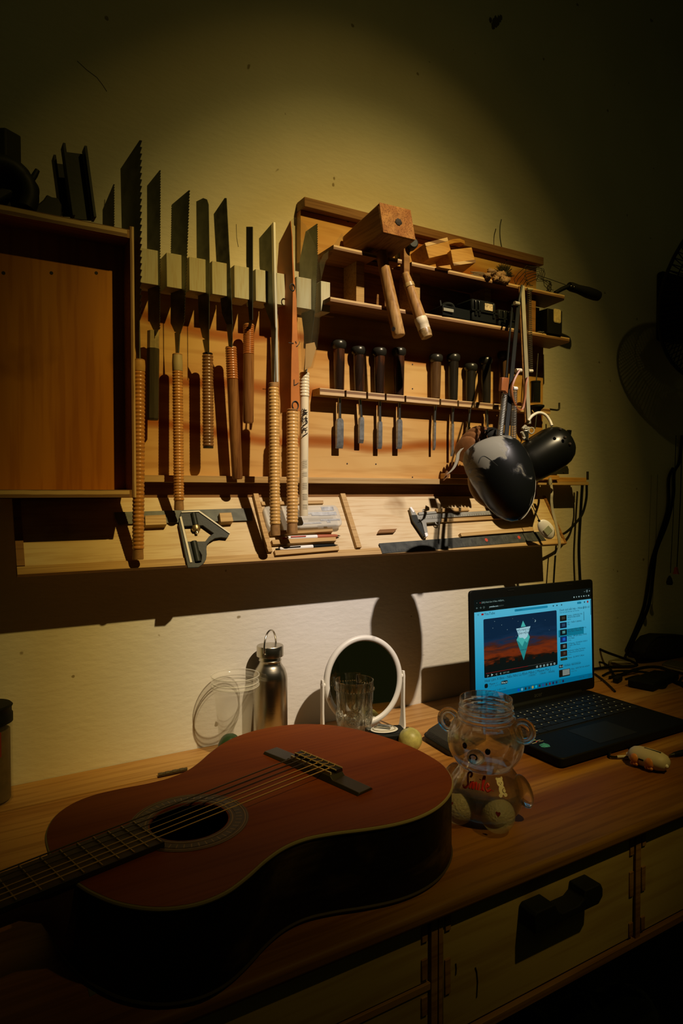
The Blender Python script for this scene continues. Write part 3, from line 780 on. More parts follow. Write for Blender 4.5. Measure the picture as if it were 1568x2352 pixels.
# black rod-and-cup tool in the right end of the rack, and the hex key
c = wy(1232, 920, -.075)
t = thing('spindle_tool', 'black tool with a thin upright steel rod at right end of the chisel rack', 'hand tool', (c.x, -.075, 1.34))
rt, rb, cb, fb = wy(1235, 812, -.075), wy(1231, 876, -.075), wy(1229, 925, -.075), wy(1232, 934, -.075)
obj('rod', tube([rt, rb], .0016, 8), STEELB, t)
obj('cup', lathe([(.0105, 0), (.0112, .002), (.0112, (rb - cb).length - .004), (.0118, (rb - cb).length - .004), (.0118, (rb - cb).length), (.002, (rb - cb).length)], cb, (0, 0, 1), 24), BLACKG, t)
obj('flange', lathe([(.004, -.020), (.006, -.016), (.010, -.010), (.0165, -.004), (.0165, 0), (.011, .001)], fb + V((.001, 0, .003)), (0, 0, 1), 24), BLACK, t)
obj('lower_rod', tube([fb + V((0, 0, -.018)), wy(1228, 985, -.075)], .0017, 8), STEELB, t)
a = wy(1262, 940, -.05); b = wy(1279, 942, -.05); c = wy(1284, 938, -.05); d_ = wy(1284, 925, -.05)
o = obj('hex_key', tube([a, b, (b + c) / 2 + V((.001, 0, -.0008)), c, d_], .0024, 6), SIL)
tag(o, 'small dark bent hex key sticking out of the rack end', 'hex key')
# ------------------------------------------------------------------ sloping tool tray
T0 = V((0, -.018, 1.207)); TD = V((0, -.067, -.1115)).normalized(); TN = V((0, -.1115, .067)).normalized(); TL = .1305
def tp(px, py, off=0):
    d = ray(px, py); return CAM + d * ((T0 + TN * off - CAM).dot(TN) / d.dot(TN))
def tpl(x, s, off=0): return V((x, 0, 0)) + T0 + TD * s + TN * off
def flat(pxs, o0, o1, bm=None): return prism([tp(a, b, o1) for a, b in pxs], TN * (o0 - o1), bm)
TX0, TX1 = .0885, 1.262
t = thing('sloping_tray', 'long pale plywood tray sloping out from the wall under the tool board', 'tool tray', (.67, -.06, 1.09))
obj('panel', hexa(nb(), [tpl(TX0, 0, -.006), tpl(TX1, 0, -.006), tpl(TX1, TL, -.006), tpl(TX0, TL, -.006), tpl(TX0, 0), tpl(TX1, 0), tpl(TX1, TL), tpl(TX0, TL)]), BIRCH, t)
obj('front_lip', hexa(nb(), [tpl(TX0, TL - .013, -.007), tpl(TX1, TL - .013, -.007), tpl(TX1, TL + .001, -.007), tpl(TX0, TL + .001, -.007), tpl(TX0, TL - .013, .0022), tpl(TX1, TL - .013, .0022), tpl(TX1, TL + .001, .0022), tpl(TX0, TL + .001, .0022)]), STRIP, t, bev=.0006)
obj('end_strip', hexa(nb(), [tpl(TX0, 0, 0), tpl(TX0 + .011, 0, 0), tpl(TX0 + .011, TL - .013, 0), tpl(TX0, TL - .013, 0), tpl(TX0, 0, .004), tpl(TX0 + .011, 0, .004), tpl(TX0 + .011, TL - .013, .004), tpl(TX0, TL - .013, .004)]), BROWNP, t)
obj('end_strip', hexa(nb(), [tpl(TX1 - .008, 0, 0), tpl(TX1, 0, 0), tpl(TX1, TL, 0), tpl(TX1 - .008, TL, 0), tpl(TX1 - .008, 0, .0023), tpl(TX1, 0, .0023), tpl(TX1, TL, .0023), tpl(TX1 - .008, TL, .0023)]), BROWNP, t)
for a, b in ((584.5, 596), (785, 796)):
    xa = tp(a, 1144, .008).x; xb = tp(b, 1144, .008).x
    obj('divider', hexa(nb(), [tpl(xa, -.004, 0), tpl(xb, -.004, 0), tpl(xb, TL - .0135, 0), tpl(xa, TL - .0135, 0), tpl(xa, -.004, .008), tpl(xb, -.004, .008), tpl(xb, TL - .0135, .008), tpl(xa, TL - .0135, .008)]), STRIP, t, bev=.0004)
def rest(pxs, h, name='rest_strip', m=None): return obj(name, flat(pxs, .0002, h), m or STRIP, t, bev=.0004)
rest([(599, 1152), (742, 1149), (743, 1156), (602, 1160)], .004)
rest([(620, 1219), (763, 1212), (765, 1220), (623, 1228)], .008)
rest([(624, 1240), (771, 1233), (772, 1242), (627, 1250)], .008)
rest([(630, 1264), (778, 1254), (779, 1263), (633, 1275)], .008)
rest([(1001, 1168), (1074, 1165), (1078, 1173), (1004, 1176)], .006)
rest([(1012, 1191), (1205, 1181), (1207, 1188), (1013, 1199)], .006)
rest([(1057, 1224), (1223, 1210), (1225, 1219), (1060, 1232)], .009)
rest([(333, 1184), (380, 1182), (383, 1204), (334, 1206)], .013, 'ruler_block')
rest([(504, 1178), (531, 1177), (536, 1197), (507, 1199)], .013, 'ruler_block')

o = obj('wood_wedge', flat([(872, 1216), (912, 1214), (905, 1222), (868, 1224)], .0002, .007), BROWNP, bev=.0004)
tag(o, 'small brown wood wedge lying alone on the tray below the calliper', 'wedge')

# combination square
t = thing('combination_square', 'black cast combination square with a long steel rule lying on the tray', 'combination square', tp(445, 1240))
obj('rule', flat([(262, 1176.5), (578, 1167), (580, 1195), (272, 1204)], .0030, .0040), mat('square_rule_steel', (.105, .11, .085), .6, 0, spec=.3, var=.25, vs=60), t)
def zz(a, b): return (400 + a / 11.2, 1150 + b / 11.2)
outer = [(175, 300), (640, 265), (1440, 835), (1360, 955), (1200, 940), (1050, 965), (930, 1040), (850, 1120), (828, 1230), (838, 1380), (815, 1520), (740, 1630), (620, 1712), (350, 1722), (120, 600), (140, 420)]
h1 = [(255, 650), (740, 635), (1020, 835), (900, 915), (800, 1045), (345, 1050)]
h2 = [(575, 1215), (650, 1290), (712, 1400), (705, 1530), (680, 1530)]
OH = .0075
obj('head', prism_holes([[tp(*zz(*q), OH) for q in l] for l in (outer, h1, h2)], -TN * (OH - .0045)), CAST, t, bev=.0004)
obj('mitre_face', flat([zz(*q) for q in ((185, 275), (640, 248), (1440, 822), (1425, 848), (628, 285), (190, 303))], .005, OH + .0018), MACH, t)
obj('square_face', flat([zz(*q) for q in ((142, 418), (186, 400), (466, 1580), (410, 1590))], .005, OH + .0016), MACH, t)
obj('reference_edge', flat([zz(*q) for q in ((112, 622), (146, 612), (392, 1620), (352, 1690))], .001, OH - .004), mat('machined_edge_reflection', (.30, .16, .06), .5, .3), t)  # brown reflection put into the colour of the machined side face
obj('clamp_boss', tube([tp(*zz(485, 340), OH), tp(*zz(550, 640), OH)], .0052, 14), CAST, t)
kb = obj('lock_nut', lathe([(.0035, 0), (.0072, .001), (.0078, .006), (.0062, .010), (.003, .0105)], tp(*zz(545, 650), OH - .003), (tp(*zz(575, 800), OH) - tp(*zz(545, 650), OH)), 14), mat('brassy_nut', (.36, .27, .12), .35, .8), t)
obj('lock_screw', tube([tp(*zz(570, 760), OH - .003), tp(*zz(590, 850), OH - .003)], .0026, 10), CHROME, t)
obj('vial_boss', tube([tp(*zz(495, 1060), OH), tp(*zz(615, 1580), OH)], .0058, 14), CAST, t)

# translucent case
t = thing('plastic_case', 'translucent white plastic case of small parts behind the saw handles', 'case', tp(695, 1185))
def rrect(c, rr, n=5):
    out = []
    for i, p in enumerate(c):
        p = V(p); a = (V(c[i - 1]) - p).normalized(); b = (V(c[(i + 1) % 4]) - p).normalized()
        for k in range(n + 1):
            f = k / n; out.append(p + a * rr * (1 - f) ** 2 + b * rr * f ** 2)
    return out
cc = [tp(603, 1162, .016), tp(774, 1159, .016), tp(789, 1207, .016), tp(618, 1215, .016)]
obj('case_shell', prism(rrect(cc, .012), -TN * .0135), TRANSL, t, bev=.002)
mid_ = lambda u, v: (cc[0] * (1 - u) + cc[1] * u) * (1 - v) + (cc[3] * (1 - u) + cc[2] * u) * v
for (u0, u1, v0, v1) in ((.76, .93, .1, .28), (.60, .95, .34, .50), (.50, .62, .34, .42), (.70, .97, .68, .75), (.30, .46, .55, .9), (.45, .7, .80, .86), (.78, .83, .76, .84)):
    p = [mid_(u0, v0), mid_(u1, v0), mid_(u1, v1), mid_(u0, v1)]
    obj('inner_part', prism([q + TN * .0001 for q in p], TN * .0006), GREYP, t)

# pens
def pen(name, label, a, b, body, accent, off=.0045):
    A, B = tp(*a, off), tp(*b, off); d = B - A; L_ = d.length
    t = thing(name, label, 'pen', (A + B) / 2)
    obj('barrel', lathe([(.002, 0), (.0036, .002), (.004, L_ * .1), (.0040, L_ * .55)], A, d, 14), WHITEP, t)
    obj('grip', lathe([(.0040, L_ * .55), (.0042, L_ * .6), (.0034, L_ * .9), (.0026, L_ * .94)], A, d, 14), body, t)
    obj('tip', lathe([(.0024, L_ * .94), (.0005, L_)], A, d, 10), STEELB, t)
    obj('clip', tube([A + d * .06 + TN * .0046, A + d * .33 + TN * .0046], .0011, 8), accent, t)
    obj('clicker', lathe([(.0016, -.008), (.0018, -.001), (.0018, 0)], A, d, 10), accent, t)
pen('pen', 'white pen with a red grip, upper one in the tray', (658, 1236), (781, 1230.5), mat('red_grip', (.36, .10, .04), .4), REDDOT)
pen('pen', 'white pen with a black grip, lower one in the tray', (642, 1261), (776, 1252), BLACK, BLACK)

# vernier calliper
t = thing('vernier_calliper', 'steel vernier calliper with open jaws lying on the tray', 'calliper', tp(1010, 1190))
def zc(a, b): return (860 + a / 3.409, 1130 + b / 3.409)
CALS = mat('calliper_steel', (.26, .25, .19), .5, .2, var=.12, vs=50)
obj('beam', flat([zc(*q) for q in ((300, 181), (1000, 140), (1010, 170), (305, 217))], .0062, .0088), CALS, t, bev=.0002)
obj('fixed_jaw', flat([zc(*q) for q in ((290, 180), (330, 178), (345, 222), (360, 235), (405, 330), (400, 352), (385, 346), (300, 220))], .005, .0095), mat('dark_jaw', (.05, .052, .042), .35, .6), t, bev=.0003)
obj('upper_jaw', flat([zc(*q) for q in ((275, 122), (285, 117), (318, 158), (330, 180), (292, 184))], .005, .0095), CALS, t)
obj('slider', join([flat([zc(*q) for q in ((345, 158), (480, 150), (487, 165), (348, 178))], .005, .011), flat([zc(*q) for q in ((356, 215), (520, 205), (520, 232), (405, 240), (420, 338), (412, 350), (398, 335), (372, 240))], .005, .011)]), CALS, t, bev=.0003)
obj('jaw_tip', flat([zc(*q) for q in ((392, 322), (412, 318), (420, 340), (402, 352))], .005, .0118), WHITEP, t)
obj('jaw_tip', flat([zc(*q) for q in ((276, 121), (288, 116), (314, 152), (302, 160))], .005, .0105), WHITEP, t)
rc = tp(*zc(490, 239), .009)
obj('thumb_wheel', tube([rc + (V((1, 0, 0)) * math.cos(a) + TD * math.sin(a)) * .0052 for a in [k * math.pi / 8 for k in range(16)]], .0013, 8, closed=True), CALS, t)
rc = tp(*zc(388, 148), .009)
obj('lock_screw', tube([rc + (V((1, 0, 0)) * math.cos(a) + TD * math.sin(a)) * .0036 for a in [k * math.pi / 8 for k in range(16)]], .0011, 8, closed=True), CALS, t)
tk = nb()
for k in range(34):
    f = k / 34; a = tp(*zc(360 + f * 620, 196 - f * 36), .0089); b_ = tp(*zc(362 + f * 620, (207 if k % 5 else 211) - f * 36), .0089)
    tube([a, b_], .00028, 4, tk)
obj('scale_marks', tk, INK, t)

# long dark steel ruler
t = thing('steel_ruler', 'long dark steel ruler with printed numbers near the front edge of the tray', 'ruler', tp(1060, 1247))
obj('blade', flat([(870, 1248), (1238, 1221), (1254, 1241), (878, 1271)], .0024, .0036), mat('dark_ruler_steel', (.050, .052, .040), .6, 0, spec=.2, var=.35, vs=70), t)
tk = nb(); RULM = mat('ruler_print', (.02, .02, .016), .6)
for k in range(60):
    f = k / 60; A0 = tp(880 + f * 368, 1269.5 - f * 29.5, .0037); B0 = tp(880 + f * 368 - (2.2 if k % 5 else 3.6), 1269.5 - f * 29.5 - (5 if k % 5 else 9), .0037)
    tube([A0, B0], .0003, 4, tk)
obj('tick_marks', tk, RULM, t)
ctr = lambda f: tp(884 + f * 350, 1258 - f * 27, .0037)
for k in range(1, 14):
    obj('numeral', text_bm(str(k), .011, basis(ctr(k / 14), ctr(1) - ctr(0), -TD)), RULM, t)
for k in (9.3, 12.3):
    obj('red_mark', lathe([(0, 0), (.0042, 0), (.0042, .0003)], ctr(k / 14) - V((0, 0, 0)), TN, 12), REDDOT, t)

# ------------------------------------------------------------------ upper shelf things
MALW = wood('mallet_end_grain', (.46, .22, .06), (.25, .085, .02), 'y', 26, 2, .5, .4, spots=22)
MALS = wood('mallet_side_wood', (.34, .20, .075), (.24, .12, .04), 'y', 16, 8, .55, .3)
YM = -.155
q = [wy(870, 464, YM), wy(943, 482, YM), wy(955, 553, YM), wy(879, 534.5, YM)]
dv = V((0, .132, -.019))
t = thing('wooden_mallet', 'big blocky wooden mallet resting on the upper shelf, handle hanging down', 'mallet', (ML, -.10, 1.49))
obj('head', prism(q, dv), MALS, t, bev=.004, seg=3)
e0 = sum(q, V((0, 0, 0))) / 4
obj('end_grain', prism([e0 + (p - e0) * .985 + V((0, -.0006, .0003)) for p in q], (0, .0025, 0)), MALW, t, bev=.002, seg=3)
obj('handle_wedge', ball(e0 + V((.002, -.001, -.001)), .0075, .0018, .006, 12, None, .5, 50), HOLE, t)
ha = V((ML, -.092, 1.678)); hb_ = wy(916, 772, -.130)
HANDL = wood('ash_handle', (.52, .31, .10), (.32, .16, .045), 'z', 26, 5, .5, .3, spots=30)
def octa(p, d, a, b):
    x, y, z = frame_of(d); return [p + x * a * math.cos(k * math.pi / 4 + .39) * 1.08 + y * b * math.sin(k * math.pi / 4 + .39) * 1.08 for k in range(8)]
dd = hb_ - ha
obj('handle', loft([octa(ha, dd, .0105, .0095), octa(ha.lerp(hb_, .3), dd, .0115, .0105), octa(ha.lerp(hb_, .75), dd, .0128, .0115), octa(ha.lerp(hb_, .98), dd, .0128, .0115), octa(hb_, dd, .0112, .010)]), HANDL, t, ang=50)
hh = ha.lerp(hb_, .93)
obj('hang_hole', lathe([(.0, 0), (.0042, 0), (.0042, .001)], hh + V((-.0118, -.003, 0)), (-1, -.35, 0), 12), HOLE, t)

t = thing('small_hammer', 'hammer with a taped wooden handle hanging beside the mallet', 'hammer', (HM, -.11, 1.49))
a, b = wy(930, 628, -.100), wy(980, 775, -.134)
obj('handle', tube([a, a.lerp(b, .1), a.lerp(b, .35), a.lerp(b, .7), a.lerp(b, .8)], [.0075, .0088, .0105, .0118, .0118], 14), HANDL, t)
obj('tape_wrap', tube([a.lerp(b, .70), a.lerp(b, .72), a.lerp(b, .8), a.lerp(b, .805), a.lerp(b, .88)], [.0122, .0128, .0128, .0123, .0123], 14), mat('pale_tape', (.66, .55, .33), .5, var=.2, vs=50, bump=.3, bs=120), t)
obj('handle_butt', tube([a.lerp(b, .875), a.lerp(b, .93), b], [.0120, .0128, .0112], 12), mat('torn_tape_butt', (.36, .23, .08), .35, var=.5, vs=90, bump=.5, bs=90), t)
obj('tape_wrap', tube([a.lerp(b, .16), a.lerp(b, .22)], [.0104, .0108], 14), mat('old_tape', (.40, .26, .08), .4, var=.3, vs=80), t)
c = wy(955, 574, -.085)
obj('head', lathe([(.008, 0), (.0108, .003), (.0108, .018), (.0085, .022), (.0085, .050), (.0112, .056), (.0112, .075), (.009, .078)], V((HM + .006, -.115, c.z)), (.25, 1, -.02), 16), SIL, t)
obj('cheek', loft([[(HM - .006 + dx, -.100 + dy, zz_) for dx, dy in ((0, 0), (.014, 0), (.014, .014), (0, .014))] for zz_ in (a.z - .004, a.z + .03, c.z + .012)]), BROWNP, t, bev=.001)

BLKO = wood('orange_offcut', (.62, .36, .10), (.48, .25, .06), 'x', 14, 5, .55, .2)
def offcut(label, pxs, y, depth, grp='wood offcuts on the upper shelf', strip=None):
    q = [wy(a_, b_, y) for a_, b_ in pxs]
    t = thing('wood_offcut', label, 'wood block', (sum(p.x for p in q) / len(q), y, min(p.z for p in q)), grp)
    obj('block', prism(q, depth), BLKO, t, bev=.0008)
    if strip: obj('edge_layers', prism([wy(a_, b_, y - .0006) for a_, b_ in strip], (0, .003, 0)), PLYZ, t)
    return t
offcut('orange wood block tilted on the upper shelf, nearest the mallet', [(975.5, 558), (1027, 545), (1037, 581), (985, 593.5)], -.088, (-.004, .045, -.010), strip=[(975.5, 558), (1027, 545), (1029, 553), (978, 566)])
offcut('orange wood block at the front of the upper shelf beside the dried flowers', [(1035, 573.5), (1083, 568), (1092, 603), (1041, 610)], -.100, (0, .050, -.012), strip=[(1040, 603), (1091.5, 596), (1092.5, 603), (1042, 610)])
offcut('thin wood scrap lying on the shelf edge below the two orange blocks', [(1006, 612), (1034, 608), (1037, 619), (1012, 615)], -.112, (0, .03, 0))
arc = [wy(a_, b_, -.045) for a_, b_ in ((1026, 554), (1040, 549), (1056, 548), (1067, 553), (1068, 561), (1058, 557), (1044, 558), (1030, 562))]
o = obj('curved_offcut', prism(arc, (0, .02, 0)), BLKO, bev=.0006)
tag(o, 'curved wood strip lying behind the two orange blocks', 'wood offcut')

t = thing('dried_flowers', 'bunch of withered dried flowers lying on the upper shelf edge', 'dried flowers', wy(1130, 640, -.10))
stm = mat('dry_stem', (.16, .10, .04), .8); ptl = mat('dry_petal', (.26, .15, .06), .8, bump=.4, bs=120, var=.4, vs=90)
for k in range(7):
    y_ = random.uniform(1078, 1100); p = [wy(1084 + random.uniform(-4, 6), 630 + random.uniform(-6, 3), -.095), wy(1110, 632 + random.uniform(-6, 5), -.10), wy(1138 + random.uniform(-6, 14), 632 + random.uniform(-10, 12), -.105)]
    obj('stem', tube(smooth_path(p, 4), .0012, 6), stm, t)
for px, py, rr in ((1128, 625, .010), (1142, 634, .011), (1150, 641, .009), (1158, 644, .010), (1138, 640, .008), (1152, 630, .008), (1165, 642, .007), (1120, 634, .008)):
    obj('bloom', ball(wy(px, py, -.104), rr, rr * .8, rr * .75, 14, None, .9, 70), ptl, t, ang=180)
t = thing('bristle_brush', 'dark round bristle brush behind the dried flowers', 'brush', wy(1155, 640, -.07))
bmx = nb(); c = wy(1157, 632, -.065)
for k in range(240):
    an = random.uniform(0, math.pi * 2); el = random.uniform(-.25, 1.4); L_ = random.uniform(.018, .028)
    dvec = V((math.cos(an) * math.cos(el), math.sin(an) * math.cos(el) * .8, math.sin(el)))
    tube([c, c + dvec * L_], [.0009, .0004], 4, bmx)
o = obj('bristles', bmx, mat('dark_bristle', (.045, .042, .02), .8), t); o['kind'] = 'stuff'
obj('brush_core', ball(c, .011, .011, .009, 16), SILW, t)
bmx = nb()
for k in range(7):
    c = wy(1236 + k * 1.5, 664, -.085); a_, h_ = .034 + .0075 * k / 3, .016 + .0065 * k / 1.2
    tube([c + V((math.cos(u_ * math.pi / 12) * a_ - .004 * k, .010 * math.sin(u_ * 1.3 + k) + .002 * k - .005, .003 + math.sin(u_ * math.pi / 12) * h_)) for u_ in range(-1, 14)], .0007, 6, bmx)
o = obj('wire_coil', bmx, SIL); tag(o, 'loose coil of thin dark wire on the right end of the upper shelf', 'wire coil')
o = obj('bent_wire', tube(smooth_path([wy(1151, 504, -.02), wy(1148, 520, -.022), wy(1148, 545, -.022), wy(1152, 570, -.021), wy(1156, 590, -.020)], 5), .0012, 6), SIL)
tag(o, 'single thin dark wire standing up from the tool board in front of the wall', 'wire')
t = thing('grip_tool', 'black rubber gripped tool lying across the right end of the upper shelf', 'hand tool', wy(1330, 668, -.10))
a, b = wy(1306, 657, -.10), wy(1376, 681, -.105)
obj('grip', tube([a, a.lerp(b, .08), a.lerp(b, .3), a.lerp(b, .6), a.lerp(b, .85), a.lerp(b, .96), b], [.009, .0105, .010, .0128, .0128, .0115, .006], 16), BLACKM, t)
obj('arm', tube([wy(1274, 673, -.095), wy(1290, 664, -.098), a], [.0045, .005, .0055], 10), BLACK, t)
obj('wire', tube(smooth_path([wy(1298, 654, -.09), wy(1270, 644, -.088), wy(1240, 634, -.085), wy(1225, 630, -.08)], 5), .0008, 6), SIL, t)
for px in (1311, 1318):
    obj('stud', ball(wy(px, 657 + (px - 1311) * .25, -.111), .0016, .0016, .0016, 10), STEELB, t)

# ------------------------------------------------------------------ lower shelf things
def case(name, label, cat, x0, x1, y0, y1, h, lab=None, ribs=()):
    t = thing(name, label, cat, ((x0 + x1) / 2, (y0 + y1) / 2, LZ))
    obj('lower_shell', box(x0, x1, y0, y1, LZ + .0002, LZ + h * .45), BLACK, t, bev=.003)
    obj('lid', box(x0 + .001, x1 - .001, y0 + .002, y1, LZ + h * .47, LZ + h), BLACK, t, bev=.004)
    obj('seam_rim', box(x0 - .002, x1 + .002, y0 - .003, y1, LZ + h * .42, LZ + h * .50), BLACKG, t, bev=.001)
    for rx in ribs: obj('latch', box(rx, rx + .006, y0 - .003, y0 + .004, LZ + h * .25, LZ + h * .9), BLACKG, t, bev=.001)
    if lab: obj('paper_label', box(lab[0], lab[1], y0 - .0012, y0 + .003, LZ + h * lab[2], LZ + h * lab[3]), mat('grubby_label', (.52, .40, .20), .7, var=.6, vs=220), t)
    return t
ca = wy(1082, 720, -.10); cb = wy(1133, 730, -.10)
case('tool_case', 'black plastic tool case with a small paper label on the lower shelf', 'tool case', ca.x, cb.x + .006, -.103, -.035, .048, (wy(1110, 720, -.10).x, wy(1128, 720, -.10).x, .56, .86), (ca.x + .006, ca.x + .016, cb.x - .006))
ca = wy(1143, 720, -.09); cb = wy(1184, 730, -.09)
case('tool_case', 'black tool case without a label behind the dark lamp arm', 'tool case', ca.x, cb.x, -.093, -.035, .040, None, (ca.x + .012, ca.x + .025))
ca = wy(1017, 715, -.105); cb = wy(1078, 715, -.095)
t = thing('flat_black_tool', 'flat black tool with a pale grey edge lying left of the labelled case', 'hand tool', ((ca.x + cb.x) / 2, -.09, LZ))
obj('body', prism([(ca.x, -.104, LZ + .0003), (cb.x, -.098, LZ + .0003), (cb.x, -.045, LZ + .0003), (ca.x + .006, -.05, LZ + .0003)], (0, 0, .022)), BLACK, t, bev=.002)
obj('pale_edge', box(ca.x + .001, ca.x + .027, -.1065, -.101, LZ + .009, LZ + .0155), mat('grey_edge', (.30, .29, .21), .5), t, bev=.0006)
obj('dial', tube([(ca.x + .016, -.08, LZ + .0225), (ca.x + .013, -.08, LZ + .038)], .0017, 8), SIL, t)
obj('hose', tube(smooth_path([(ca.x + .02, -.075, LZ + .026), (ca.x + .035, -.07, LZ + .036), (ca.x + .05, -.072, LZ + .036), (ca.x + .055, -.075, LZ + .025)], 5), .004, 8), BLACK, t)
ca = wy(1257, 740, -.105); cb = wy(1291, 750, -.105)
t = thing('black_box', 'small black box with a rounded cream window near right end of the lower shelf', 'box', ((ca.x + cb.x) / 2, -.08, LZ))
obj('case', box(ca.x, cb.x, -.105, -.060, LZ + .0002, LZ + .057), BLACK, t, bev=.002)
la = wy(1271.5, 730, -.106); lb = wy(1287, 730, -.106)
zt_, zb_ = wy(1280, 711, -.106).z, wy(1280, 740, -.106).z
fr = obj('window_frame', prism(rrect([V((la.x - .0008, -.1062, zb_ - .0015)), V((lb.x + .0008, -.1062, zb_ - .0015)), V((lb.x + .0008, -.1062, zt_ + .001)), V((la.x - .0008, -.1062, zt_ + .001))], .005), (0, .0012, 0)), mat('pale_rim', (.50, .44, .26), .4), t)
obj('window', prism(rrect([V((la.x, -.1068, zb_)), V((lb.x, -.1068, zb_)), V((lb.x, -.1068, zt_)), V((la.x, -.1068, zt_))], .0045), (0, .0012, 0)), mat('cream_window', (.62, .52, .27), .35, var=.25, vs=120), fr)
bmx = nb()
o = None
for k in range(7):
    p = V((wy(1232 + k * 2.6, 755, -.10).x, -.100 + .003 * (k % 3), LZ))
    tube([p + V((0, 0, .0016)), p + V((.009, .003 * (-1) ** k, .0018 + .0008 * (k % 2)))], .0013, 6, bmx)
o = obj('loose_screws', bmx, STEELB); o['kind'] = 'stuff'
tag(o, 'few small loose screws beside the black box on the lower shelf', 'screws')

# ------------------------------------------------------------------ two clamp lamps
def dusty():
    m, n, b = _new('dusty_enamel'); L = n.links
    t = n.nodes.new('ShaderNodeTexCoord'); z = n.nodes.new('ShaderNodeTexNoise'); z.inputs['Scale'].default_value = 24; z.inputs['Detail'].default_value = 6; z.inputs['Distortion'].default_value = .9
    L.new(t.outputs['Object'], z.inputs[0])
    zc_ = n.nodes.new('ShaderNodeMath'); zc_.operation = 'MULTIPLY_ADD'; zc_.inputs[1].default_value = 2.0; zc_.inputs[2].default_value = -.5; L.new(z.outputs[0], zc_.inputs[0])
    g = n.nodes.new('ShaderNodeVectorMath'); g.operation = 'DOT_PRODUCT'; L.new(t.outputs['Object'], g.inputs[0]); g.inputs[1].default_value = DUST_DIR
    k = n.nodes.new('ShaderNodeMapRange'); k.inputs['From Min'].default_value = DUST_C + .026; k.inputs['From Max'].default_value = DUST_C + .056; k.inputs['To Min'].default_value = -.30; k.inputs['To Max'].default_value = .20
    L.new(g.outputs['Value'], k.inputs[0])
    s = n.nodes.new('ShaderNodeMath'); s.operation = 'ADD'; L.new(zc_.outputs[0], s.inputs[0]); L.new(k.outputs[0], s.inputs[1])
    r = n.nodes.new('ShaderNodeValToRGB'); r.color_ramp.elements[0].position = .54; r.color_ramp.elements[1].position = .64
    r.color_ramp.elements[0].color = (.005, .0055, .004, 1); r.color_ramp.elements[1].color = (.22, .205, .14, 1)
    L.new(s.outputs[0], r.inputs[0]); L.new(r.outputs[0], b.inputs['Base Color'])
    r2 = n.nodes.new('ShaderNodeValToRGB'); r2.color_ramp.elements[0].position = .45; r2.color_ramp.elements[1].position = .7
    r2.color_ramp.elements[0].color = (.30, .30, .30, 1); r2.color_ramp.elements[1].color = (.8, .8, .8, 1)
    L.new(s.outputs[0], r2.inputs[0]); L.new(r2.outputs[0], b.inputs['Roughness'])
    return m
_t, _b = wy(1122, 1030, -.278), wy(1187, 1196, -.324)
DUST_DIR = (_r * -.80 + V((0, 0, .60))).normalized(); DUST_C = ((_t + _b) / 2 - V((_b.x, -.300, _b.z))).dot(DUST_DIR)
DUSTY = dusty()
ENAM = mat('black_enamel', (.004, .0045, .0035), .30)

def spring(bm, a, b, r, wire, turns, seg=5):
    a, b = V(a), V(b); x, y, z = frame_of(b - a); n = turns * 9
    return tube([a.lerp(b, i / n) + x * r * math.cos(2 * math.pi * i / 9) + y * r * math.sin(2 * math.pi * i / 9) for i in range(n + 1)], wire, seg, bm)

# lamp with the dusty shade in front
YA = -.300
aT = wy(1122, 1030, YA + .022); aB = wy(1187, 1196, YA - .024)
ax_ = (aB - aT); LA = ax_.length; ax_.normalize()
t = thing('clamp_lamp', 'desk lamp with the big dusty black shade nearest the viewer', 'desk lamp', (aB.x, YA, aB.z))
xl = (_r - ax_ * _r.dot(ax_)).normalized(); yl = ax_.cross(xl)
prof = [(-.012, .010), (-.0115, .028), (-.006, .043), (.006, .0515), (.022, .0545), (.045, .0540), (.068, .0500), (.088, .0425), (.103, .033), (.113, .022), (.119, .011), (.1205, .0005)]
secs = []
prof = [(h_ * LA / .1205, rr * k2) for (h_, rr), k2 in zip(prof, (1, 1, 1, 1.02, 1.03, 1.03, 1.02, 1.0, .98, .96, .95, 1))]
for h_, rr in prof:
    c = aT + ax_ * h_ + xl * (.006 * math.sin(h_ * 22)) ; secs.append([c + xl * rr * math.cos(k * math.pi / 20) + yl * rr * .94 * math.sin(k * math.pi / 20) for k in range(40)])
obj('shade', loft(secs), DUSTY, t, ang=70)
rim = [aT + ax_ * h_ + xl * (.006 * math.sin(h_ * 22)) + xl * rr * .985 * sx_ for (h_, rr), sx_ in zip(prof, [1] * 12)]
obj('shade_rim', tube(smooth_path([p + yl * .004 for p in rim[1:]], 4), .0013, 6), mat('pale_shade_edge', (.42, .38, .26), .5), t)  # thin pale line along the right edge of the shade
inn = wy(1112, 1142, YA + .02)
obj('inner_reflector', ball(wy(1128, 1110, YA + .030), .042, .012, .048, 28, None, 0, 1, xl, _f, ax_), mat('cream_reflector', (.50, .33, .14), .5), t)
gt, gb = wy(1191, 690, -.125), wy(1160, 1022, -.265)
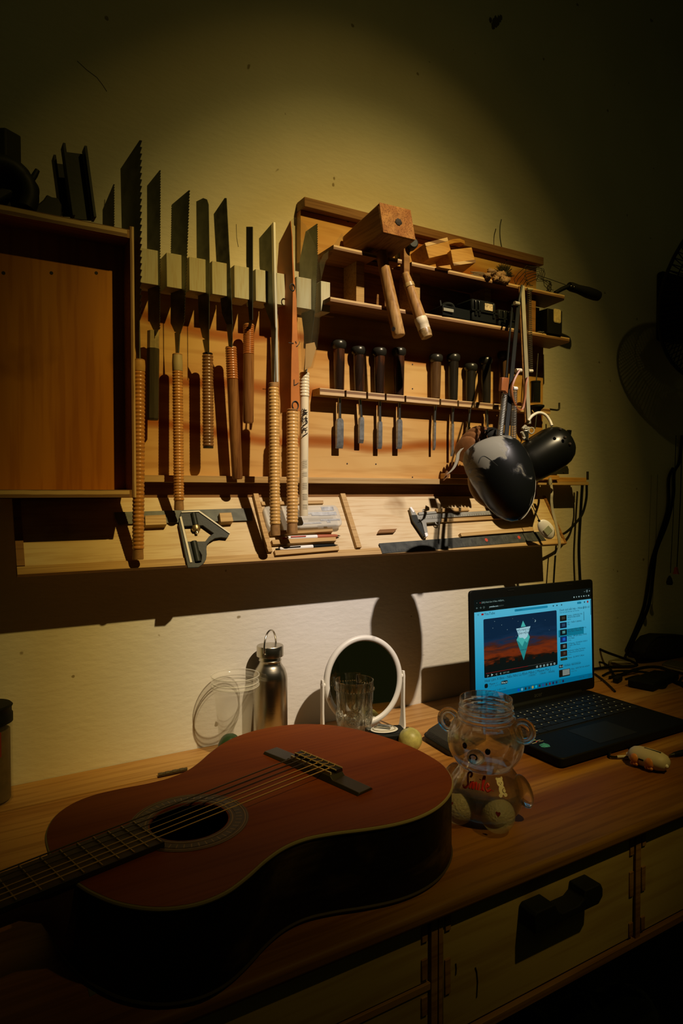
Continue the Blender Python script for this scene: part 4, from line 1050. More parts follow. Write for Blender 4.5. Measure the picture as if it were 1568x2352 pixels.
# the dark arm
dr = (gb - gt)
obj('arm', obox((gt + gb) / 2, _r, dr.cross(_r), dr, .0085, .006, dr.length), BLACK, t, bev=.001)
obj('arm', tube([wy(1176, 700, -.125), wy(1150, 1010, -.258)], .0022, 8), BLACK, t)
obj('arm', tube([wy(1198, 655, -.13), wy(1190, 700, -.132)], .0025, 8), SIL, t)
obj('spring', spring(None, wy(1159, 905, -.225), wy(1146, 1016, -.265), .0052, .0008, 30), SPRING, t)
obj('spring', spring(None, wy(1181, 895, -.22), wy(1178, 1016, -.265), .0052, .0008, 31), SPRING, t)
obj('spring_anchor', tube([wy(1177, 892, -.222), wy(1186, 893, -.222)], .004, 10), WHITEP, t)
obj('pivot_bolt', tube([wy(1181, 696, -.137), wy(1191, 698, -.137)], .0042, 10), MACH, t)
obj('wire_hook', tube(smooth_path([wy(1098, 1064, YA - .066), wy(1103, 1052, YA - .068), wy(1112, 1048, YA - .068), wy(1128, 1058, YA - .068), wy(1142, 1070, YA - .068)], 4), .0008, 6), SIL, t)
obj('printed_tag', front([(1168, 1008), (1178, 1008), (1177, 1024), (1166, 1024)], -.268, .002), WHITEP, t)

# lamp with the pale arm behind it
YB_ = -.160
bA = wy(1198, 1074, -.128); bB = wy(1309, 1006, -.176)
ax2 = (bB - bA); LB = ax2.length; ax2.normalize(); x2 = (_f - ax2 * _f.dot(ax2)).normalized(); y2 = ax2.cross(x2)
t = thing('clamp_lamp', 'desk lamp with the smooth black shade and chipped pale arm', 'desk lamp', (bB.x, YB_, bA.z))
kr_ = 1.10
prof = [(0, .036), (.004, .0385), (.02, .0405), (.045, .0425), (.068, .0425), (.082, .040), (.093, .034), (.100, .026), (.1045, .015), (.106, .001)]
k_ = LB / .106
obj('shade', loft([[bA + ax2 * h_ * k_ + x2 * kr_ * rr * math.cos(k * math.pi / 18) + y2 * kr_ * rr * math.sin(k * math.pi / 18) for k in range(36)] for h_, rr in prof]), ENAM, t, ang=70)
obj('shade_rim', tube([bA + x2 * .040 * math.cos(k * math.pi / 18) + y2 * .040 * math.sin(k * math.pi / 18) for k in range(36)], .0016, 6, closed=True), mat('worn_rim_edge', (.36, .32, .2), .5), t)
for px, py in ((1286, 986), (1297, 1005), (1308, 1020)):
    p = wy(px, py, -.206); obj('vent_hole', ball(p, .0032, .004, .0036, 10), HOLE, t)
pt, pb = wy(1199, 657, -.112), wy(1214, 974, -.135); dr = pb - pt
obj('arm', obox((pt + pb) / 2, _r, dr.cross(_r), dr, .0082, .0075, dr.length), PALEARM, t, bev=.0008)
obj('arm_side', obox((pt + pb) / 2 - _r * .0062 + _f * .003, _r, dr.cross(_r), dr, .003, .006, dr.length), BROWNP, t, bev=.0006)
obj('spring', spring(None, wy(1215, 668, -.108), wy(1218, 848, -.122), .0046, .0009, 40), SPRING, t)
obj('spring_anchor', tube([wy(1210, 664, -.108), wy(1222, 665, -.108)], .0030, 10), MACH, t)
obj('spring_anchor', tube([wy(1213, 852, -.124), wy(1222, 852, -.124)], .0036, 10), WHITEP, t)
obj('pivot_pin', tube([wy(1184, 851, -.124), wy(1196, 851, -.124)], .0044, 10), WHITEP, t)
br = nb()
for a_, b_ in (((1199, 985), (1206, 978)), ((1206, 978), (1212, 990)), ((1197, 992), (1203, 1002)), ((1203, 985), (1214, 983)), ((1200, 1008), (1212, 1000))):
    tube([wy(*a_, -.140), wy(*b_, -.140)], .003, 8, br)
obj('knuckle_joint', br, PALEARM, t)
kc = wy(1220, 989, -.144)
obj('wing_nut', tube([kc + _r * .0055 * math.cos(u_ * math.pi / 7) + V((0, 0, .0065 * math.sin(u_ * math.pi / 7))) for u_ in range(14)], .0016, 8, closed=True), PALEARM, t)
obj('knuckle_block', obox(wy(1206, 1000, -.138), _r, _f, (0, 0, 1), .012, .012, .022), CHROME, t, bev=.002)
obj('power_lead', tube(smooth_path([wy(1213, 966, -.140), wy(1222, 955, -.142), wy(1237, 948, -.145), wy(1252, 953, -.15), wy(1262, 966, -.156), wy(1267, 978, -.162)], 6), .0032, 10), WHITEP, t)

# brown leather loop on the dark arm
t = thing('leather_loop', 'red brown leather loop hanging on the dark lamp arm', 'strap', wy(1180, 945, -.23))
obj('loop', ribbon([wy(a_, b_, -.235) for a_, b_ in ((1192, 850), (1180, 872), (1174, 895), (1178, 922), (1188, 940), (1198, 940), (1204, 915), (1206, 885), (1210, 868))], .014, _f, .003, 6), LEATHR, t)
obj('sheath', front([(1154, 866), (1170, 868), (1166, 905), (1160, 898), (1151, 897)], -.242, .008), LEATHR, t, bev=.001)

# leather pouch behind the lamp
t = thing('leather_pouch', 'ribbed brown leather pouch with a black strap standing on the board ledge', 'pouch', (wy(1098, 1085, -.10).x, -.10, 1.246))
c = wy(1100, 1034, -.105)
bmx = nb()
for k in range(9):
    f = k / 8 - .5
    ball(c + V((f * .070, 0, .012 * (1 - 4 * f * f))), .0085, .036, .040 - .024 * f * f * 2, 18, bmx)
obj('ribbed_body', bmx, LEATH, t, ang=180)
obj('black_strap', ribbon([c + V((-.026, -.040, -.012)), c + V((-.022, -.0405, .018)), c + V((-.008, -.036, .040)), c + V((.014, -.034, .042)), c + V((.036, -.036, .030))], .004, (.3, 0, -1), .003, 6), BLACKM, t)
obj('flap', ball(c + V((.018, -.010, .030)), .030, .034, .018, 20, None, .12, 30), BLACKM, t)
obj('pale_strap', ribbon([wy(a_, b_, -.150) for a_, b_ in ((1061, 1030), (1052, 1042), (1049, 1058), (1042, 1074), (1033, 1084), (1029, 1087))], .0085, (1, 0, .35), .0015, 6), WEBB, t)
obj('strap_end', front([(1019, 1104), (1027, 1081), (1033, 1088), (1031, 1096), (1024, 1099)], -.10, .004), LEATH, t)

# right-hand ledge bar with bracket
t = thing('ledge_bar', 'two layered pine bar projecting right of the tool board, with end pins', 'wooden bar', wy(1300, 1100, -.04))
a, b = wy(1236, 1098, -.055), wy(1352, 1110, -.055)
obj('lower_bar', box(a.x, b.x, -.055, -.012, 1.2338, 1.2425), STRIP, t, bev=.0008)
a2, b2 = wy(1030, 1092, -.055), wy(1348, 1110, -.055)
obj('upper_bar', box(1.2635, b2.x, -.053, -.014, 1.2427, 1.2525), BLKO, t, bev=.0008)
obj('pin', tube([wy(1349, 1102, -.052), wy(1349, 1083, -.052)], .0030, 8), SIL, t)
o = obj('ledge_stick', box(wy(1025, 1095, -.06).x, 1.2630, -.062, -.040, 1.2458, 1.2565), BLKO, bev=.001)
tag(o, 'orange wood stick lying on the board ledge below the leather pouch', 'wood stick')
t = thing('metal_bracket', 'black metal angle bracket with screw holes standing on the ledge bar', 'bracket', (wy(1290, 1090, -.05).x, -.05, 1.2527))
obj('foot_plate', front([(1256, 1089), (1262, 1078), (1281, 1070), (1303, 1070), (1306, 1078), (1306, 1089)], -.050, .006), mat('grey_black_iron', (.045, .048, .036), .45, .5), t, bev=.0008)
obj('upright', front([(1280, 1068), (1302, 1068), (1305, 1042), (1313, 988), (1306, 987), (1290, 1010)], -.042, .006), BLACK, t, bev=.0008)
for px, py in ((1279.5, 1074), (1295, 1084)):
    obj('screw_head', lathe([(0, 0), (.0024, 0), (.0024, .0015)], wy(px, py, -.0515), (0, 1, 0), 10), HOLE, t)

# strap and thermometer hanging there
t = thing('webbing_strap', 'faded grey webbing strap hanging from the ledge bar past the tray end', 'strap', wy(1275, 1275, -.13))
obj('strap', ribbon([wy(a_, b_, c_) for a_, b_, c_ in ((1261, 1095, -.0562), (1265, 1110, -.075), (1267, 1130, -.125), (1266, 1150, -.13), (1269, 1175, -.13), (1277, 1205, -.135), (1283, 1235, -.14), (1284, 1255, -.14), (1280, 1270, -.14), (1274, 1276, -.14))], .0078, (1, 0, .1), .0012, 8), WEBB, t)
obj('strap_knot', ball(wy(1263, 1107, -.085), .005, .004, .010, 14, None, .5, 60), WEBB, t)
c = wy(1254, 1216, -.125)
t = thing('hanging_thermometer', 'white oval digital thermometer with a grey display hanging by a cord', 'thermometer', (c.x, c.y, c.z - .03))
dl = (wy(1274, 1241, -.125) - wy(1236, 1195, -.125)).normalized(); nl = _f * -1; xl_ = dl.cross(nl).normalized()
obj('case', ball(c, .0165, .007, .0295, 28, None, 0, 1, xl_, nl, dl), WHITEP, t)
obj('display', obox(c + nl * .0064 + dl * .0035, xl_, nl, dl, .0165, .002, .019), LCD, t, bev=.0007)
obj('cord', tube(smooth_path([c - dl * .028, wy(1233, 1185, -.12), wy(1224, 1166, -.11), wy(1216, 1150, -.10)], 5), .0011, 6), BLACK, t)
obj('cord_stop', tube([c - dl * .0325, c - dl * .0265], .0026, 10), BLACK, t)

# cables down the wall on the right of the tray
def cable(label, pts, r=.003, m=None, name='power_cable', cat='cable', grp=None):
    o = obj(name, tube(smooth_path(pts, 8), r, 8), m or BLACK); return tag(o, label, cat, grp)
cable('dark cable dropping straight down from the ledge bar behind the laptop screen', [wy(a_, b_, -.02) for a_, b_ in ((1337, 1112), (1334, 1160), (1331, 1210), (1329, 1260), (1331, 1320), (1336, 1400), (1340, 1480))], .0036)
cable('dark cable curving from the ledge bar back to the tray end', [wy(a_, b_, -.05) for a_, b_ in ((1347, 1112), (1346, 1145), (1337, 1180), (1320, 1203), (1303, 1220), (1288, 1229), (1270, 1238))], .0030)
cable('thin dark cable hanging under the right end of the tray', [wy(a_, b_, -.03) for a_, b_ in ((1277, 1250), (1275, 1275), (1272, 1320), (1268, 1400))], .0022)
cable('front strand of the two dark cables hanging below the wall fan', [wy(a_, b_, -.008) for a_, b_ in ((1566, 1000), (1560, 1060), (1548, 1085), (1546, 1140), (1532, 1200), (1508, 1262), (1502, 1300), (1492, 1380), (1478, 1420), (1455, 1470), (1438, 1505))], .0042)
cable('rear strand of the two dark cables hanging below the wall fan', [wy(a_, b_, -.008) for a_, b_ in ((1545, 1075), (1536, 1100), (1534, 1165), (1515, 1230), (1498, 1285), (1490, 1330), (1480, 1390), (1462, 1440), (1440, 1490))], .0040)

# wall fan on the right, mostly out of the frame
FC = V((1.72, -.235, 1.72)); fn = V((-.25, -.88, -.40)).normalized(); fx, fy, _z = frame_of(fn)
t = thing('wall_fan', 'dark wall fan with a wire cage at the right edge of the wall', 'fan', (FC.x, 0, FC.z))
bmx = nb()
FR = .235
def ringp(rr, off, n=48): return [FC + fn * off + fx * rr * math.cos(2 * math.pi * k / n) + fy * rr * math.sin(2 * math.pi * k / n) for k in range(n)]
cg = nb()
tube(ringp(FR, 0), .0045, 8, cg, closed=True)
for rr, off in ((.17, .040), (.11, .058), (.05, .062), (.17, -.040), (.11, -.055)): tube(ringp(rr, off, 36), .0016, 6, cg, closed=True)
o = obj('cage_rim', cg, BLACK, t)
for sgn in (1, -1):
    cg = nb()
    for k in range(100):
        a_ = 2 * math.pi * k / 100; e_ = fx * math.cos(a_) + fy * math.sin(a_); e2 = fx * math.cos(a_ + .35) + fy * math.sin(a_ + .35)
        tube([FC + e2 * .035 + fn * sgn * .062, FC + e_ * .11 + fn * sgn * .056, FC + e_ * .17 + fn * sgn * .040, FC + e_ * FR], .0015, 4, cg, cap=False)
    obj('cage_wires', cg, BLACK, t)
for k in range(3):
    a_ = 2 * math.pi * k / 3 + .4; sec = []
    for rr, w_, tw in ((.03, .03, .5), (.08, .075, .42), (.14, .10, .33), (.175, .07, .28)):
        e_ = fx * math.cos(a_) + fy * math.sin(a_); tg = fx * -math.sin(a_) + fy * math.cos(a_); cw = (tg * math.cos(tw) + fn * math.sin(tw)) * w_ / 2
        p = FC + e_ * rr; q_ = fn * .001; sec.append([p - cw - q_, p + cw - q_, p + cw + q_, p - cw + q_])
    obj('blade', loft(sec), BLACKG, t)
obj('hub_badge', lathe([(.035, .058), (.035, .066), (.028, .072), (.001, .074)], FC, fn, 24), BLACK, t)
obj('motor_housing', lathe([(.05, -.05), (.062, -.065), (.062, -.12), (.045, -.14), (.001, -.142)], FC, fn, 28), BLACK, t)
obj('neck', tube([FC - fn * .10, V((FC.x + .03, -.09, FC.z + .06)), V((FC.x + .03, -.02, FC.z + .02))], [.03, .032, .034], 14), BLACK, t)
obj('wall_plate', box(FC.x - .005, FC.x + .10, -.022, -.001, FC.z - .08, FC.z + .11), BLACK, t, bev=.006)
obj('pull_cord', tube([wy(1566, 1000, -.10), wy(1562, 1150, -.10), wy(1554, 1302, -.10)], .0014, 6), BLACK, t)
obj('pull_cord', tube([wy(1552, 1000, -.10), wy(1546, 1180, -.10), wy(1539, 1316, -.10)], .0010, 6), BLACK, t)
obj('cord_bell', lathe([(.0035, .018), (.005, .013), (.0065, .004), (.0085, 0)], wy(1552, 1318, -.10), (0, 0, 1), 16), REDBELL, t)
obj('cord_bell', lathe([(.002, .024), (.006, .016), (.0085, .006), (.007, 0)], wy(1537, 1343, -.10), (0, 0, 1), 16), BLACK, t)
# ------------------------------------------------------------------ classical guitar
GZ = .845
GH = wz(435, 1885, GZ); GA = V((.970, .245, 0)).normalized(); GP = V((-GA.y, GA.x, 0))
def gp(s, q, z=GZ): return V((GH.x + GA.x * s + GP.x * q, GH.y + GA.y * s + GP.y * q, z))
half = [(.351, 0), (.3502, .022), (.3475, .046), (.342, .072), (.331, .104), (.314, .130), (.292, .151), (.262, .167), (.228, .1755), (.193, .1750), (.160, .166), (.128, .150), (.098, .132), (.070, .1195), (.042, .1165), (.012, .122), (-.020, .1325), (-.050, .1385), (-.078, .134), (-.104, .117), (-.124, .088), (-.135, .055), (-.1395, .026), (-.1405, 0)]
hp_ = smooth_path([V((a, b, 0)) for a, b in half], 4)
prof2 = [(p.x, p.y) for p in hp_] + [(p.x, -p.y) for p in hp_[-2:0:-1]]
TOPW = wood('red_cedar_top', (.225, .054, .0055), (.165, .034, .0035), 'x', 14, 10, .62, .12, spots=0, coat=0)
SIDEW = wood('dark_rosewood_side', (.085, .052, .018), (.011, .008, .004), 'x', 13, 3, .45, .3, coat=0, contrast=(.56, .76))
EBON = mat('dark_fingerboard', (.020, .014, .008), .45, bump=.08, bs=200)
BRDG = mat('ebony_bridge', (.024, .020, .010), .38)
BIND = mat('pale_binding', (.30, .24, .11), .4)
t = thing('classical_guitar', 'red brown classical guitar lying flat across the bench, neck to the left', 'guitar', (GH.x, GH.y, BT))
circ = lambda r_, n=56: [(r_ * math.cos(2 * math.pi * k / n), r_ * math.sin(2 * math.pi * k / n)) for k in range(n)]
obj('soundboard', prism_holes([[gp(a, b, GZ - .0028) for a, b in prof2], [gp(a, b, GZ - .0028) for a, b in circ(.0435)]], (0, 0, .0028)), TOPW, t)
# sides: bottom slightly smaller and bellied
bmx = nb(); n2 = len(prof2)
lev = [(BT + .0020, .994), (BT + .006, 1.0), (GZ - .0045, .9985)]
rows = [[bmx.verts.new(gp(.1 + (a - .1) * k, b * k, z_)) for a, b in prof2] for z_, k in lev]
for A, B in zip(rows, rows[1:]):
    for i in range(n2): bmx.faces.new((A[i], A[(i + 1) % n2], B[(i + 1) % n2], B[i]))
obj('side', bmx, SIDEW, t, recalc=True)
obj('back', prism([gp(.1 + (a - .1) * .994, b * .994, BT + .0006) for a, b in prof2], (0, 0, .0016)), SIDEW, t)
obj('binding', tube([gp(a * 1.0, b * 1.0, GZ - .0026) for a, b in prof2], .0022, 8, closed=True), BIND, t)
obj('back_binding', tube([gp(.1 + (a - .1) * .9985, b * .9985, BT + .005) for a, b in prof2], .0020, 6, closed=True), mat('dark_binding', (.05, .035, .015), .5), t)
# rosette: rings of inlay
def rosette_mat():
    m, n, b = _new('rosette_inlay'); L = n.links
    tcx = n.nodes.new('ShaderNodeTexCoord'); mp = n.nodes.new('ShaderNodeMapping'); L.new(tcx.outputs['Object'], mp.inputs[0]); mp.inputs['Location'].default_value = (0, 0, 0)
    g = n.nodes.new('ShaderNodeTexGradient'); g.gradient_type = 'RADIAL'; L.new(mp.outputs[0], g.inputs[0])
    k = n.nodes.new('ShaderNodeMath'); k.operation = 'MULTIPLY'; k.inputs[1].default_value = 46; L.new(g.outputs[0], k.inputs[0])
    fr_ = n.nodes.new('ShaderNodeMath'); fr_.operation = 'PINGPONG'; fr_.inputs[1].default_value = .5; L.new(k.outputs[0], fr_.inputs[0])
    r = n.nodes.new('ShaderNodeValToRGB'); r.color_ramp.interpolation = 'CONSTANT'; r.color_ramp.elements[0].color = (.035, .022, .008, 1); r.color_ramp.elements[1].color = (.20, .115, .03, 1); r.color_ramp.elements[1].position = .42
    L.new(fr_.outputs[0], r.inputs[0]); L.new(r.outputs[0], b.inputs['Base Color']); b.inputs['Roughness'].default_value = .4
    return m
ROS = rosette_mat(); ROSD = mat('rosette_dark_ring', (.040, .022, .008), .4); ROSL = mat('rosette_light_ring', (.19, .11, .03), .4)
def ring(r0, r1, z, m, nm='rosette_ring'):
    return obj(nm, prism_holes([[gp(a, b, GZ + .0001) for a, b in circ(r1, 72)], [gp(a, b, GZ + .0001) for a, b in circ(r0, 72)]], (0, 0, z)), m, ros)
ros = obj('rosette', prism_holes([[gp(a, b, GZ + .0001) for a, b in circ(.0665, 72)], [gp(a, b, GZ + .0001) for a, b in circ(.0450, 72)]], (0, 0, .0002)), ROSD, t)
ring(.0475, .0490, .0004, ROSL); ring(.0520, .0590, .0004, ROS, 'rosette_mosaic'); ring(.0620, .0632, .0004, ROSL); ring(.0650, .0656, .0004, ROSL)
# bridge
BS = .191
obj('bridge', loft([[gp(BS - .013, q, GZ + .0002), gp(BS + .015, q, GZ + .0002), gp(BS + .012, q, GZ + h_), gp(BS - .010, q, GZ + h_)] for q, h_ in ((-.093, .0035), (-.046, .0045), (-.0415, .0085), (.0415, .0085), (.046, .0045), (.093, .0035))]), BRDG, t, bev=.0006)
tb = obj('tie_block', loft([[gp(BS + .001, q, GZ + .0080), gp(BS + .014, q, GZ + .0080), gp(BS + .0125, q, GZ + .0125), gp(BS + .0015, q, GZ + .0125)] for q in (-.041, .041)]), BLACKG, t, bev=.0006)
for s_ in (BS + .0016, BS + .0128):
    obj('tie_block_inlay', tube([gp(s_, -.0405, GZ + .0126), gp(s_, .0405, GZ + .0126)], .0009, 6), mat('inlay_bone', (.42, .34, .17), .4), tb)
obj('saddle', loft([[gp(BS - .0075, q, GZ + .008), gp(BS - .0050, q, GZ + .008), gp(BS - .0052, q, GZ + .0115), gp(BS - .0072, q, GZ + .0115)] for q in (-.039, .039)]), mat('bone_saddle', (.40, .33, .18), .4), t)
# neck and fingerboard
NUT = BS - .650
def fw(s): return .0255 + (s - NUT) / (.424) * .0055
FE = -.0490
obj('fingerboard', loft([[gp(s_, -fw(s_), GZ + .0002), gp(s_, fw(s_), GZ + .0002), gp(s_, fw(s_), GZ + .0062), gp(s_, -fw(s_), GZ + .0062)] for s_ in (NUT, FE)]), EBON, t, bev=.0005)
nk = []
for s_, d_ in ((NUT - .01, .020), (-.24, .021), (-.19, .024), (-.165, .040), (-.150, .070), (-.139, .088)):
    nk.append([gp(s_, (fw(s_) + .0002) * math.cos(math.pi + math.pi * k / 10) * (1 if d_ < .03 else .85), GZ - .0004 - d_ * math.sin(math.pi * k / 10) * (1 if k not in (0, 10) else 0)) for k in range(11)])
obj('neck', loft(nk), mat('neck_wood', (.07, .03, .012), .4), t)
obj('headstock', loft([[gp(s_, -w_, z_), gp(s_, w_, z_), gp(s_, w_, z_ - .02), gp(s_, -w_, z_ - .02)] for s_, w_, z_ in ((NUT, .027, GZ), (NUT - .03, .034, GZ - .006), (NUT - .19, .037, GZ - .045))]), EBON, t, bev=.001)
FRM = mat('fret_wire', (.42, .36, .2), .35, .8)
for k in range(1, 20):
    s_ = BS - .650 * 2 ** (-k / 12)
    if s_ < FE - .002: obj('fret', tube([gp(s_, -fw(s_) + .0006, GZ + .0065), gp(s_, fw(s_) - .0006, GZ + .0065)], .0011, 6), FRM, t)
NYL = mat('nylon_string', (.55, .33, .11), .3, coat=.3); WND = mat('dark_wound_string', (.05, .035, .018), .4, .4)
for k in range(6):
    q0 = (-.0290 + .0116 * k); q1 = (-.0215 + .0086 * k)
    m_s = NYL if k < 3 else WND
    obj('string', tube([gp(BS + .0012, q0, GZ + .0118), gp(BS - .0062, q0, GZ + .0124), gp(NUT, q1, GZ + .0082)], (.00062, .00056, .0005, .00058, .00068, .0008)[k], 6), m_s, t)
    obj('string_tie', tube([gp(BS - .001, q0 + .001, GZ + .0120), gp(BS + .0015, q0 + .0012, GZ + .0137), gp(BS + .0075, q0 - .002, GZ + .0136), gp(BS + .0135, q0 + .003, GZ + .0134), gp(BS + .018, q0 + .004, GZ + .0085)], .0005, 6), NYL, t)
o = obj('paper_slip', prism([wz(a, b, BT + .0001) for a, b in ((199, 2262), (232, 2240), (262, 2262), (206, 2290))], (0, 0, .0004)), mat('grey_paper', (.10, .095, .06), .8))
tag(o, 'small pale paper slip under the guitar body at the lower left', 'paper')

# ------------------------------------------------------------------ laptop
LX0, LX1, LY0, LY1 = .882, 1.246, -.406, -.160
LZ0, LZ1 = BT + .003, BT + .0185
t = thing('laptop', 'open black laptop showing a video page on its blue screen', 'laptop', ((LX0 + LX1) / 2, -.28, BT))
LBODY = mat('laptop_body', (.0045, .005, .004), .6, spec=.12)
base = prism(rrect([V((LX0, LY0, LZ0)), V((LX1, LY0, LZ0)), V((LX1, LY1, LZ0)), V((LX0, LY1, LZ0))], .012), (0, 0, LZ1 - LZ0))
bs_ = obj('base', base, LBODY, t, bev=.002)
for fx_, fy_ in ((LX0 + .03, LY0 + .03), (LX1 - .03, LY0 + .03), (LX0 + .03, LY1 - .03), (LX1 - .03, LY1 - .03)):
    obj('rubber_foot', lathe([(.008, 0), (.008, .004)], (fx_, fy_, BT + .0002), (0, 0, 1), 14), BLACKM, t)
obj('touchpad', box(LX0 + .115, LX0 + .222, LY0 + .014, LY0 + .086, LZ1 - .0002, LZ1 + .0003), mat('touchpad_surface', (.009, .010, .008), .6, spec=.2), t)
obj('hinge_bar', tube([(LX0 + .03, LY1 - .008, LZ1 + .001), (LX1 - .03, LY1 - .008, LZ1 + .001)], .006, 12), BLACK, t)
obj('keyboard_well', box(LX0 + .012, LX1 - .012, LY0 + .098, LY1 - .030, LZ1 - .0002, LZ1 + .0002), mat('keyboard_well', (.008, .009, .008), .6), t)
kb = obj('keyboard', box(LX0 + .013, LX1 - .013, LY0 + .099, LY1 - .031, LZ1 + .0002, LZ1 + .0004), BLACK, t)
LEG = mat('key_legend', (.50, .50, .40), .6)
kx0, ky0 = LX0 + .0145, LY0 + .1005
lg = nb(); nk_ = 0
rowsk = [[1.2, 1, 1.2, 5.6, 1.2, 1, 1, 1, 1, 1, 1, 1], [2.0] + [1] * 10 + [1.4, 1, 1, 1, 1], [1.6] + [1] * 11 + [1.4, 1, 1, 1, 1], [1.3] + [1] * 12 + [1.1, 1, 1, 1, 1], [1.0] + [1] * 12 + [1.4, 1, 1, 1, 1], [1] * 18]
for ri, row in enumerate(rowsk):
    tot = sum(row); ux = (LX1 - LX0 - .029) / tot; x = kx0; hgt = .0185 if ri < 5 else .012; y = ky0 + ri * .0192
    for w_ in row:
        kw = w_ * ux
        nk_ += 1
        obj('key', box(x + .0008, x + kw - .0008, y + .0008, y + hgt - .001, LZ1 + .0004, LZ1 + .0018), KEYM, kb)
        if w_ < 3:
            lw_ = random.choice((.0022, .0026, .003, .0045 if w_ > 1.15 else .003))
            box(x + .0035, x + .0035 + lw_, y + hgt - .0075, y + hgt - .0048, LZ1 + .0018, LZ1 + .0020, lg)
        x += kw
o = obj('key_legends', lg, LEG, kb); o['kind'] = 'stuff'
# palm rest stickers
STK = [('sticker', .014, .029, .083, .088, (.22, .34, .24)), ('sticker', .026, .036, .079, .0805, (.5, .5, .42)), ('sticker', .010, .021, .074, .0755, (.5, .5, .42)), ('sticker', .026, .038, .074, .0748, (.42, .42, .36))]
for nm, a, b, c, d_, col in STK:
    obj(nm, box(LX0 + a, LX0 + b, LY0 + c, LY0 + d_, LZ1, LZ1 + .0003), mat('sticker_print', col, .5), t)
obj('sticker', prism([V((LX0 + a, LY0 + b, LZ1)) for a, b in ((.012, .056), (.014, .050), (.026, .0475), (.032, .056), (.030, .066), (.016, .064))], (0, 0, .0003)), mat('teal_sticker', (.05, .30, .27), .35, var=.8, vs=160), t)
obj('sticker', lathe([(0, 0), (.0018, 0), (.0018, .0003)], (LX0 + .024, LY0 + .0775, LZ1), (0, 0, 1), 10), REDDOT, t)
# lid: fitted to stand almost upright
QX0, QX1, QY = .8985, 1.2625, -.1655
LX = V((1, -.012, 0)).normalized(); LU = V((0, .035, 1)).normalized(); LN = LX.cross(LU)     # LN points away from... the viewer side is -y
if LN.y > 0: LN = -LN
LO = V((QX0, QY, BT + .0205)); LW, LH = QX1 - QX0, .2485
def lp(u_, v_, off=0): return LO + LX * (LW * u_) + LU * (LH * v_) + LN * off
lid = obj('lid', prism(rrect([lp(0, 0), lp(1, 0), lp(1, 1), lp(0, 1)], .009), -LN * .006), LBODY, t, bev=.0015)
SU0, SU1, SV0, SV1 = .030, .978, .105, .922     # display inside the bezel
SW, SH = LW * (SU1 - SU0), LH * (SV1 - SV0)
def spt(u_, v_, off=.0004): return LO + LX * (LW * (SU0 + (SU1 - SU0) * u_)) + LU * (LH * (SV0 + (SV1 - SV0) * v_)) + LN * off
def panel(name, u0, u1, v0, v1, m, off=.0006, parent=None, rr=0):
    c = [spt(u0, v0, off), spt(u1, v0, off), spt(u1, v1, off), spt(u0, v1, off)]
    if rr: c = rrect(c, rr, 3)
    return obj(name, prism(c, -LN * .00018), m, parent or scr)
PAGE = bpy.data.materials.new('screen_page'); PAGE.use_nodes = True
n = PAGE.node_tree; n.nodes.clear(); oo = n.nodes.new('ShaderNodeOutputMaterial'); ee = n.nodes.new('ShaderNodeEmission'); tc_ = n.nodes.new('ShaderNodeTexCoord'); sx_ = n.nodes.new('ShaderNodeSeparateXYZ'); rr_ = n.nodes.new('ShaderNodeValToRGB')
n.links.new(tc_.outputs['Generated'], sx_.inputs[0]); n.links.new(sx_.outputs['Z'], rr_.inputs[0]); n.links.new(rr_.outputs[0], ee.inputs[0]); n.links.new(ee.outputs[0], oo.inputs[0])
rr_.color_ramp.elements[0].color = (.000, .165, .30, 1); rr_.color_ramp.elements[1].color = (.075, .40, .56, 1); q_ = rr_.color_ramp.elements.new(.45); q_.color = (.020, .285, .455, 1)
SKY = bpy.data.materials.new('video_sunset'); SKY.use_nodes = True
n = SKY.node_tree; n.nodes.clear(); oo = n.nodes.new('ShaderNodeOutputMaterial'); ee = n.nodes.new('ShaderNodeEmission'); tc_ = n.nodes.new('ShaderNodeTexCoord'); sx_ = n.nodes.new('ShaderNodeSeparateXYZ'); rr_ = n.nodes.new('ShaderNodeValToRGB')
mp = n.nodes.new('ShaderNodeMapping'); mp.inputs['Scale'].default_value = (4, 1, 13); mp.inputs['Rotation'].default_value = (0, .25, 0); nz = n.nodes.new('ShaderNodeTexNoise'); nz.inputs['Scale'].default_value = 1; nz.inputs['Detail'].default_value = 5
n.links.new(tc_.outputs['Generated'], mp.inputs[0]); n.links.new(mp.outputs[0], nz.inputs[0])
ma = n.nodes.new('ShaderNodeMath'); ma.operation = 'MULTIPLY_ADD'; ma.inputs[1].default_value = .50; n.links.new(nz.outputs[0], ma.inputs[0])
n.links.new(tc_.outputs['Generated'], sx_.inputs[0]); n.links.new(sx_.outputs['Z'], ma.inputs[2]); n.links.new(ma.outputs[0], rr_.inputs[0])
el = rr_.color_ramp.elements; el[0].position = .30; el[0].color = (.004, .0025, .002, 1); el[1].position = 1.0; el[1].color = (.004, .016, .040, 1)
for p_, c_ in ((.50, (.012, .006, .003)), (.58, (.15, .022, .004)), (.66, (.10, .018, .006)), (.74, (.045, .014, .009)), (.86, (.006, .022, .055))):
    q_ = el.new(p_); q_.color = (*c_, 1)
n.links.new(rr_.outputs[0], ee.inputs[0]); n.links.new(ee.outputs[0], oo.inputs[0])
DARKP = glow('screen_dark', (.004, .006, .005)); INKP = glow('screen_ink', (.008, .045, .07)); INKL = glow('screen_grey_ink', (.010, .10, .16)); WHT = glow('screen_white', (.33, .50, .50)); DIMW = glow('screen_dim_white', (.16, .24, .22)); BAR = glow('screen_taskbar', (.0, .105, .205)); CHIP = glow('screen_chip', (.008, .19, .32)); HILI = glow('screen_highlight', (.004, .15, .235)); TEAL = glow('screen_teal', (.05, .36, .33)); TEALD = glow('screen_teal_dark', (.015, .19, .19)); PALEB = glow('screen_pale', (.30, .52, .58)); REDP = glow('screen_red', (.25, .01, .01))
